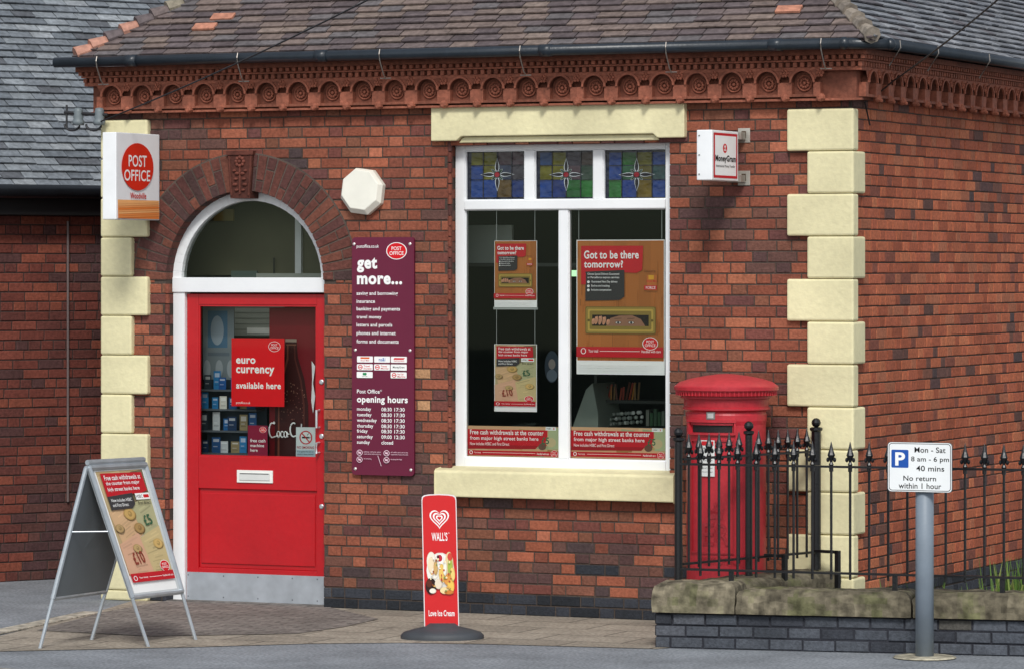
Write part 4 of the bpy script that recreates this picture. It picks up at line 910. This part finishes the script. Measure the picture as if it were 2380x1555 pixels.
def rough_block(x1,y1,z0,z1,c,o,ux,uy,amp=.016):
    mb = MB(); nx = max(3,int(x1/.035)); ny = max(2,int(y1/.05)); nz = 4
    def P(i,j,k):
        x=x1*i/nx; y=y1*j/ny; z=z0+(z1-z0)*k/nz
        rx = i in (0,nx); ry = j in (0,ny); top = k==nz
        v = o+ux*x+uy*y+Z*z
        n_ = noise.noise_vector(v*7)*amp+noise.noise_vector(v*23)*amp*.4
        if (rx or ry) and top: n_ += ux*((x1/2-x)*.02 if rx else 0)+uy*((y1/2-y)*.12 if ry else 0)-Z*.018
        if k == 0: n_.z = 0
        return v+n_
    def sheet(f, n, m):
        vs=[f(i,j) for i in range(n+1) for j in range(m+1)]; fs=[(i*(m+1)+j,(i+1)*(m+1)+j,(i+1)*(m+1)+j+1,i*(m+1)+j+1) for i in range(n) for j in range(m)]
        base=len(mb.v); mb.v+= [tuple(v) for v in vs]
        for fc_ in fs:
            cen = sum((Vector(vs[q]) for q in fc_),Vector())/4; g_ = noise.noise(cen*5)+.5*noise.noise(cen*19)
            cc = mixc(c, lin('#585c38'), max(0,min(.6,g_*1.3))) if g_>0 else mul(c,1+g_*.75)
            mb.f.append([base+q for q in fc_]); mb.c.append(cc)
    sheet(lambda i,j:P(i,j,nz),nx,ny); sheet(lambda i,j:P(i,0,j),nx,nz); sheet(lambda i,j:P(i,ny,j),nx,nz); sheet(lambda i,j:P(0,i,j),ny,nz); sheet(lambda i,j:P(nx,i,j),ny,nz); sheet(lambda i,j:P(i,j,0),nx,ny)
    return mb
xs_ = [-.02]+[WP.px(x,1400)[0] for x in (1713,2120)]+[WL]
SC = lin('#78705e')
for i in range(3): rough_block(xs_[i+1]-xs_[i]-.012,.375,.232,.39 if i else .42,mul(SC,(1.2,.92,.82)[i]),wc+wu*(xs_[i]+.006)-inn*.035,wu,inn).build('coping_stone', M['stone'], dw, smooth=True)
# railing lines
RA = wc+inn*.26; RPt = Pl(RA, wu); A0_ = RPt.P(RPt.px(1577,1200)[0],0); A0_.z = 0
ar = math.radians(20); ru = Rv*math.cos(ar)-dv*math.sin(ar); RP = Pl(A0_, ru)
rb = fac(-.12); A1_ = Vector((rb.px(1897,1100)[0],-.12,0)); ad = (A1_-A0_).normalized(); an_ = ad.cross(Z)
ret = thing('return_wall','low stone topped wall running back from the roadside wall to the building corner','wall',tuple(A0_.lerp(A1_,.5)))
Lr = (A1_-A0_).length; mb = MB(); p0 = A0_+ad*.16+an_*.15; mb.obox(p0, ad*(Lr-.1), -an_*.3, Z*.25, lin('#4a4b4e')); mb.build('wall_core', M['stone'], ret)
for i in range(2):
    rough_block((Lr-.14)/2-.01,.36,.252,.40,mul(SC,.8),A0_+ad*(.17+i*(Lr-.1)/2)+an_*.18,ad,-an_,.01).build('coping_stone', M['stone'], ret, smooth=True)
IRN = lin('#101114')
def baluster(mb, b, z0, z1, zt):
    mb.tube([b+Z*z0,b+Z*z1],.0085,IRN,6); mb.tube([b+Z*(z1-.03),b+Z*(z1)],[.014,.014],IRN,6)
    mb.lathe(b, [(.008,z1),(.017,z1+.015),(.009,z1+.03),(.011,z1+.04),(.026,z1+.075),(.014,z1+.11),(.004,zt-.012),(0,zt)], IRN, 8)
    mb.ball(b+Z*(z1+.045)+ru*.022,.012,.008,.016,IRN,6,4); mb.ball(b+Z*(z1+.045)-ru*.022,.012,.008,.016,IRN,6,4)
def post(mb, b, z0, z1, r=.02):
    mb.tube([b+Z*z0,b+Z*z1],r,IRN,10); mb.ball(b+Z*(z1+.03),.032,.032,.032,IRN,12,8); mb.lathe(b,[(r,z1-.03),(r+.012,z1-.02),(r+.012,z1-.005),(r,z1)],IRN,12)
ZB, ZTp, ZTi = .49, 1.17, 1.335
fr_ = thing('front_railing','black iron railing with spear finials along the roadside wall','railing',tuple(A0_+Z*.38))
RW = 2.9
for z_ in (ZB,ZTp): mb = MB(); mb.pbox(RP,0,z_-.006,RW,z_+.008,-.018,.018,IRN); mb.build('rail', M['iron'], fr_)
x = RP.px(1932,1200)[0]; stp = RP.px(1976,1200)[0]-x; x -= stp*math.floor((x-.03)/stp)
while x < RW:
    mb = MB(); baluster(mb, RP.P(x,0), ZB-.04, ZTp, ZTi); mb.build('baluster', M['iron'], fr_); x += stp
mb = MB(); post(mb, RP.P(0,0), .38, ZTi+.01, .026); mb.build('post', M['iron'], fr_)
for px_ in (1700,2080,2330):
    x = RP.px(px_,1340)[0]; mb = MB(); mb.pbox(RP,x-.015,.37,x+.015,ZB-.007,-.012,.012,IRN); mb.build('stay', M['iron'], fr_)
sr = thing('side_railing','black iron railing running back from roadside wall beside the red post box','railing',tuple(A0_+Z*.38+ad*.1))
for z_ in (ZB+.03,ZTp+.03):
    mb = MB(); mb.obox(A0_+ad*.03+Z*(z_-.006)-an_*.018, ad*(Lr-.03), an_*.036, Z*.014, IRN); mb.build('rail', M['iron'], sr)
nb = 14
for i in range(1,nb):
    if i == nb//2: continue
    mb = MB(); baluster(mb, A0_+ad*(Lr*i/nb), ZB, ZTp+.03, ZTi+.03); mb.build('baluster', M['iron'], sr)
for f_ in (.5,1.0):
    mb = MB(); post(mb, A0_+ad*(Lr*f_), .40, ZTi+.03, .024 if f_<1 else .032); mb.build('post', M['iron'], sr)
for f_, o_ in ((.62,.16),(.98,.2)):
    b = A0_+ad*(Lr*f_); mb = MB(); mb.obox(b+Z*(ZB+.03)-ad*.015, an_*o_, ad*.03, Z*.02, IRN); q = b+an_*o_; mb.obox(q-ad*.015-an_*.015+Z*.05, an_*.03, ad*.03, Z*(ZB), IRN); mb.build('stay', M['iron'], sr)

# ---------------------------------------------------------------- parking sign
gp_ = G(2149,1529); ps = thing('parking_sign','white parking times plate with blue P square on grey steel post','sign',tuple(gp_))
pz = lambda y: fac(gp_.y-.07).px(2140,y)[1]
w_ = .057; mb = MB(); mb.tube([(gp_.x,gp_.y,0),(gp_.x,gp_.y,pz(1040))], w_, lin('#7a8590'), 20); mb.build('post', M['galv'], ps, smooth=True)
mb = MB(); mb.lathe(tuple(gp_), [(.2,.006),(.19,.014),(.0,.016)], lin('#a09a88'), 16); mb.build('footing', M['stone'], ps)
pk = fac(gp_.y-.075); loc = pk.bb(2063,1027,2213,1143); des=(2063,1027,2213,1143); mb = MB(); cv = Cv(mb,pk,loc,des,h=0)
def rrpts(x0,y0,x1,y1,r):
    o=[]
    for cx,cy,a in ((x1-r,y0+r,-90),(x1-r,y1-r,0),(x0+r,y1-r,90),(x0+r,y0+r,180)):
        for k in range(6): tt=math.radians(a+k*18); o.append((cx+r*math.cos(tt),cy+r*math.sin(tt)))
    return o[::-1]
mb.prism(pk,[cv.m(*q) for q in rrpts(2063,1027,2213,1143,8)],-.006,0,lin('#55595c')); cv.h=.0004; cv.rr(2064,1028,2212,1142,8,lin('#eef1f1')); cv.rr(2066,1030,2210,1140,7,BLK); cv.rr(2067.5,1031.5,2208.5,1138.5,6,lin('#eef1f1')); cv.rr(2072,1045,2112,1087,3,lin('#1450a8')); mb.build('plate', M['enamel'], ps)
mb = MB(); cv.mb = mb; K = BLK
cv.text('P',2081,1051,2104,1082,WH,.08); cv.text('Mon - Sat',2126,1038,2198,1051,K,.03); cv.text('8 am - 6 pm',2118,1060,2206,1075,K,.03); cv.text('40 mins',2130,1081,2195,1094,K,.03); cv.text('No return',2100,1105,2176,1117,K,.03); cv.text('within 1 hour',2089,1122,2188,1135,K,.03); mb.build('lettering', M['print'], ps)
mb = MB()
for y in (1050,1120): zq_=pz(y); mb.box(gp_.x-.075,gp_.x+.075,gp_.y-.068,gp_.y-.02,zq_-.02,zq_+.02,lin('#8a9096'))
mb.build('clamp', M['metal'], ps)

# ---------------------------------------------------------------- ice cream sign
gi = G(1028,1484); ic = thing('pavement_sign','narrow red ice cream sign standing on an oval black rubber base','sign',tuple(gi))
mb = MB()
dp_ = (gi-CAM).dot(dv); sc = dp_/F
prof = [(1,.0),(1,.022),(.93,.042),(.68,.062),(.4,.08),(.3,.1),(.0,.1)]; n = 32; vs=[]
for r_, h_ in prof:
    for k in range(n): t_=2*PI*k/n; vs.append(gi+Rv*(97*sc*r_*math.cos(t_))+dv*(.2*r_*math.sin(t_))+Z*(h_*1.0+.004))
mb.add(vs,[[i*n+k,i*n+(k+1)%n,(i+1)*n+(k+1)%n,(i+1)*n+k] for i in range(len(prof)-1) for k in range(n)],lin('#3c4045')); mb.build('base', M['rubber'], ic, smooth=True)
vt = (Z-Rv*.022).normalized(); ip_ = Pl(gi+Z*.0, Rv, vt); loc = ip_.bb(985,1147,1066,1467); loc = (loc[0]+.005,loc[1],loc[2]+.005,loc[3]); des=(0,0,82,320)
mb = MB(); cv = Cv(mb,ip_,loc,des,h=.0); WR = lin('#d01a1e')
op = [(82,320),(0,320)]+[(0,14),(1,7),(6,3),(18,1),(41,0),(64,1),(76,3),(81,7),(82,14)]
mb.prism(ip_,[cv.m(*q) for q in op],-.012,0,lin('#e8e4e4')); cv.h=.0004
cv.poly([(80,318),(2,318),(2,15),(4,8),(9,5),(20,3.5),(41,2.5),(62,3.5),(73,5),(78,8),(80,15)],WR); pnl = mb.build('panel', M['enamel'], ic)
mb = MB(); cv = Cv(mb,ip_,loc,des,h=.0012)
def heart(cx,cy,s_,c): cv.poly([(cx+s_*16*math.sin(t_)**3/16, cy-s_*(13*math.cos(t_)-5*math.cos(2*t_)-2*math.cos(3*t_)-math.cos(4*t_))/15) for t_ in [2*PI*k/36 for k in range(36)]],c)
for s_,c in ((23,WH),(19.5,WR),(15.5,WH),(11.5,WR),(8,WH),(4.6,WR)): heart(41,56,s_,c)
cv.text("WALL'S",22,89,59,109,WH,.04); cv.text('®',61,89,64,92,WH,0); cv.text('Love Ice Cream',11,270,72,284,WH,.04)
blobs = [(41,178,33,42,'#f2efe6'),(20,156,11,22,'#efe6d4'),(62,164,10,30,'#e6cc9c'),(64,170,6,22,'#a8b850'),(64,146,6,9,'#d04838'),(20,166,8,20,'#f2dcb8'),(28,184,9,14,'#f6f0e0'),(40,156,11,18,'#f4f0ec'),(40,149,6,8,'#c02838'),(36,147,3,5,'#501820'),(44,184,7,22,'#ecc468'),(60,199,12,14,'#e09a48'),(65,214,8,16,'#eec458'),(18,214,13,19,'#2c1410'),(14,208,7,9,'#5a2818'),(22,225,8,6,'#f0e8d8'),(36,209,9,12,'#e8d8c0'),(50,224,11,8,'#f0d8a0'),(60,228,11,5,'#d08038'),(30,172,5,16,'#d0a868'),(52,172,4,18,'#f2f0e0'),(70,186,5,16,'#ecd078')]
for x_,y_,rx,ry,c in blobs: cv.ell(x_,y_,rx,ry,mul(lin(c),.8),18,0); cv.ell(x_-rx*.1,y_-ry*.06,rx*.86,ry*.88,lin(c),18,rnd.uniform(-.2,.2))
for i in range(30): cv.ell(rnd.uniform(16,68),rnd.uniform(146,226),rnd.uniform(1.2,2.8),rnd.uniform(1.2,3.4),lin(rnd.choice(['#f6f2ea','#b84838','#d8a858','#8a4a20','#f2e0b0','#80904c'])),10)
mb.build('artwork', M['print'], ic)

# ---------------------------------------------------------------- A-board
FL, FR, BL, BR = G(345,1503), G(455,1487), G(93,1507), G(213,1487)
def at_depth(px,py,depth): return CAM+ray(px,py)*depth
RL = at_depth(203,1076,26.04); RR = at_depth(334,1069,26.59)
ab = thing('pavement_board','silver framed folding A board with banknotes poster standing left of the red door','sign board',tuple((FL+BR)/2))
AL = lin('#b9c0c6')
fp = lambda t_: (FL.lerp(RL,t_), FR.lerp(RR,t_)); bp_ = lambda t_: (BL.lerp(RL,t_), BR.lerp(RR,t_))
fb0 = fp(.27); ft0 = fp(.975); q = QuadPl(fb0[0],fb0[1],ft0[1],ft0[0])
mb = MB(); n_=q.n; mb.add([v for v in (fb0[0],fb0[1],ft0[1],ft0[0])]+[v-n_*.02 for v in (fb0[0],fb0[1],ft0[1],ft0[0])],[(0,1,2,3),(7,6,5,4),(0,4,5,1),(1,5,6,2),(2,6,7,3),(3,7,4,0)],lin('#c8cccc')); mb.build('front_panel', M['plastic'], ab)
cash_poster(ab, q, (.07,.03,.93,.975), name='poster_sheet')
mb = MB()
def bar(a,b,r,w=None): mb.tube([a,b],r,AL,8)
bar(fb0[0]+n_*.004,ft0[0]+n_*.004,.016); bar(fb0[1]+n_*.004,ft0[1]+n_*.004,.016); bar(fb0[0]+n_*.004,fb0[1]+n_*.004,.017); bar(ft0[0]+n_*.004,ft0[1]+n_*.004,.02); mb.build('front_frame', M['metal'], ab)
for a,b in ((FL,fb0[0]),(FR,fb0[1])):
    mb = MB(); bar(a,b,.012); mb.build('leg', M['metal'], ab)
bb0 = bp_(.27); bt0 = bp_(.975); mb = MB(); q2 = QuadPl(bb0[0],bb0[1],bt0[1],bt0[0]); n2=q2.n
mb.add([v-n2*.008 for v in (bb0[0],bb0[1],bt0[1],bt0[0])]+[v+n2*.008 for v in (bb0[0],bb0[1],bt0[1],bt0[0])],[(0,1,2,3),(7,6,5,4),(0,4,5,1),(1,5,6,2),(2,6,7,3),(3,7,4,0)],lin('#666c70')); mb.build('back_panel', M['plastic'], ab)
mb = MB(); bar(bb0[0],bt0[0],.016); bar(bb0[1],bt0[1],.014); bar(bb0[0],bb0[1],.014); bar(bt0[0],bt0[1],.016); mb.build('back_frame', M['metal'], ab)
for a,b in ((BL,bb0[0]),(BR,bb0[1])):
    mb = MB(); bar(a,b,.012); mb.build('leg', M['metal'], ab)
for k in (0,1):
    mb = MB(); bar(fp(.63)[k],bp_(.63)[k],.005); mb.build('strut', M['metal'], ab)
mb = MB(); bar(RL+Z*.005,RR+Z*.005,.018); mb.build('hinge', M['metal'], ab)

# ---------------------------------------------------------------- ground
def sheet(name, pts, z, mat):
    mb = MB(); mb.poly([(p[0],p[1],z) for p in pts], (.2,.2,.2)); o = mb.build(name, mat); return struct(o)
asph = ground_mat('asphalt', lin('#6c7176'), lin('#9a9ea3'), 45, bump=.5)
KY = -4.75
sheet('ground', [(-80,KY),(80,KY),(80,90),(-80,90)], 0, asph)
road = ground_mat('road_asphalt', lin('#4a4d51'), lin('#606367'), 70)
sheet('road', [(-80,-90),(80,-90),(80,KY-.13),(-80,KY-.13)], -.11, road)
mb = MB(); mb.box(-80,80,KY-.13,KY,-.3,.004,lin('#8f8b82')); struct(mb.build('kerb', M['stone'], None, bevel=.01))
buff = ground_mat('buff_paving', lin('#877e72'), lin('#b0a697'), 40, brick=(.62,.42,.009), bump=.5)
gq = [G(*p) for p in ((-60,1522),(0,1514),(450,1504),(720,1496),(930,1494),(1130,1497),(1525,1508))]
gq += [Vector((wc.x+.3,wc.y+.4,0)),Vector((wc.x+.3,.3,0)),Vector((XL+.2,.3,0))]+[G(*p) for p in ((238,1418),(80,1458),(0,1478),(-60,1490))]
sheet('pavement', gq, .004, buff)
blk = ground_mat('block_paving', lin('#716b66'), lin('#958d86'), 35, brick=(.2,.1,.008), bump=.5)
sheet('block_paving', [G(*p) for p in ((85,1466),(240,1424),(350,1404))]+[Vector((JX0,.05,0)),Vector((JX1,.05,0))]+[G(*p) for p in ((880,1440),(800,1458),(690,1474),(350,1480))], .008, blk)
mb = MB(); pa, pb2 = G(-60,1488), G(235,1425); dd = (pb2-pa).normalized(); nn_ = Vector((-dd.y,dd.x,0)); mb.obox(pa+Z*.002, dd*(pb2-pa).length, nn_*.14, Z*.012, lin('#a9a294')); struct(mb.build('edging_kerb', M['stone'], None, bevel=.004))
soil = ground_mat('soil', lin('#4a4438'), lin('#615a4a'), 30)
s1_ = WP.P(4.0,0)+inn*.3
sheet('planting_bed', [A0_+ad*.25+ru*.1, s1_, (8,8), (XR-.05,8), (XR-.05,-.05), tuple(A1_)], .05, soil)
mb = MB(); gc_ = RP.P(RP.px(2345,1360)[0],0)+inn*.55
for i in range(620):
    if i < 260: b = gc_+wu*rnd.gauss(.05,.13)+inn*rnd.gauss(0,.1); b.z = .05
    elif i < 420: b = RP.P(rnd.uniform(1.3,2.7),0)+inn*rnd.uniform(.3,.6); b.z = .05
    else: b = RP.P(rnd.uniform(.9,2.7),0)+inn*rnd.uniform(.35,2.0); b.z = .05
    h_ = rnd.uniform(.3,.56) if i < 260 else (rnd.uniform(.2,.4) if i < 420 else rnd.uniform(.04,.22)); l_ = Vector((rnd.uniform(-.14,.14),rnd.uniform(-.14,.14),h_)); s_ = Vector((rnd.uniform(-1,1),rnd.uniform(-1,1),0)).normalized()*.007
    mb.add([b-s_,b+s_,b+l_*.6+s_*1.2,b+l_,b+l_*.6-s_*1.2],[(0,1,2,3,4)],mul(lin(rnd.choice(['#5c7a34','#6e8a3c','#4a6a2c','#8a9450'])),1))
g_ = mb.build('grass', M['leaf']); g_['kind'] = 'stuff'

# ---------------------------------------------------------------- camera, light
cam = bpy.data.cameras.new('camera'); co = bpy.data.objects.new('camera', cam); C.objects.link(co)
co.location = CAM; co.rotation_euler = (PI/2, 0, TH); cam.sensor_width = 36; cam.lens = 36*F/2380; cam.shift_y = -(777.4-HY)/2380; cam.clip_end = 500; cam.clip_start = .5
bpy.context.scene.camera = co
EL, AZM = math.radians(43), math.radians(155)
w = bpy.data.worlds.new('World'); bpy.context.scene.world = w; w.use_nodes = True; nt = w.node_tree; bg = nt.nodes['Background']
sky = nt.nodes.new('ShaderNodeTexSky'); sky.sky_type = 'NISHITA'; sky.sun_disc = False; sky.sun_elevation = EL; sky.sun_rotation = AZM
hs = nt.nodes.new('ShaderNodeHueSaturation'); hs.inputs['Saturation'].default_value = .35
nt.links.new(sky.outputs[0], hs.inputs['Color']); nt.links.new(hs.outputs[0], bg.inputs[0]); bg.inputs[1].default_value = .15
sd = bpy.data.lights.new('sun','SUN'); sd.energy = 2.35; sd.angle = math.radians(14); sd.color = (1,.98,.94); so = bpy.data.objects.new('sun', sd); C.objects.link(so)
v = Vector((math.sin(AZM)*math.cos(EL), math.cos(AZM)*math.cos(EL), math.sin(EL))); so.rotation_euler = v.to_track_quat('Z','Y').to_euler()
sc_ = bpy.context.scene; sc_.view_settings.view_transform = 'Standard'; sc_.view_settings.look = 'None'; sc_.view_settings.exposure = 0
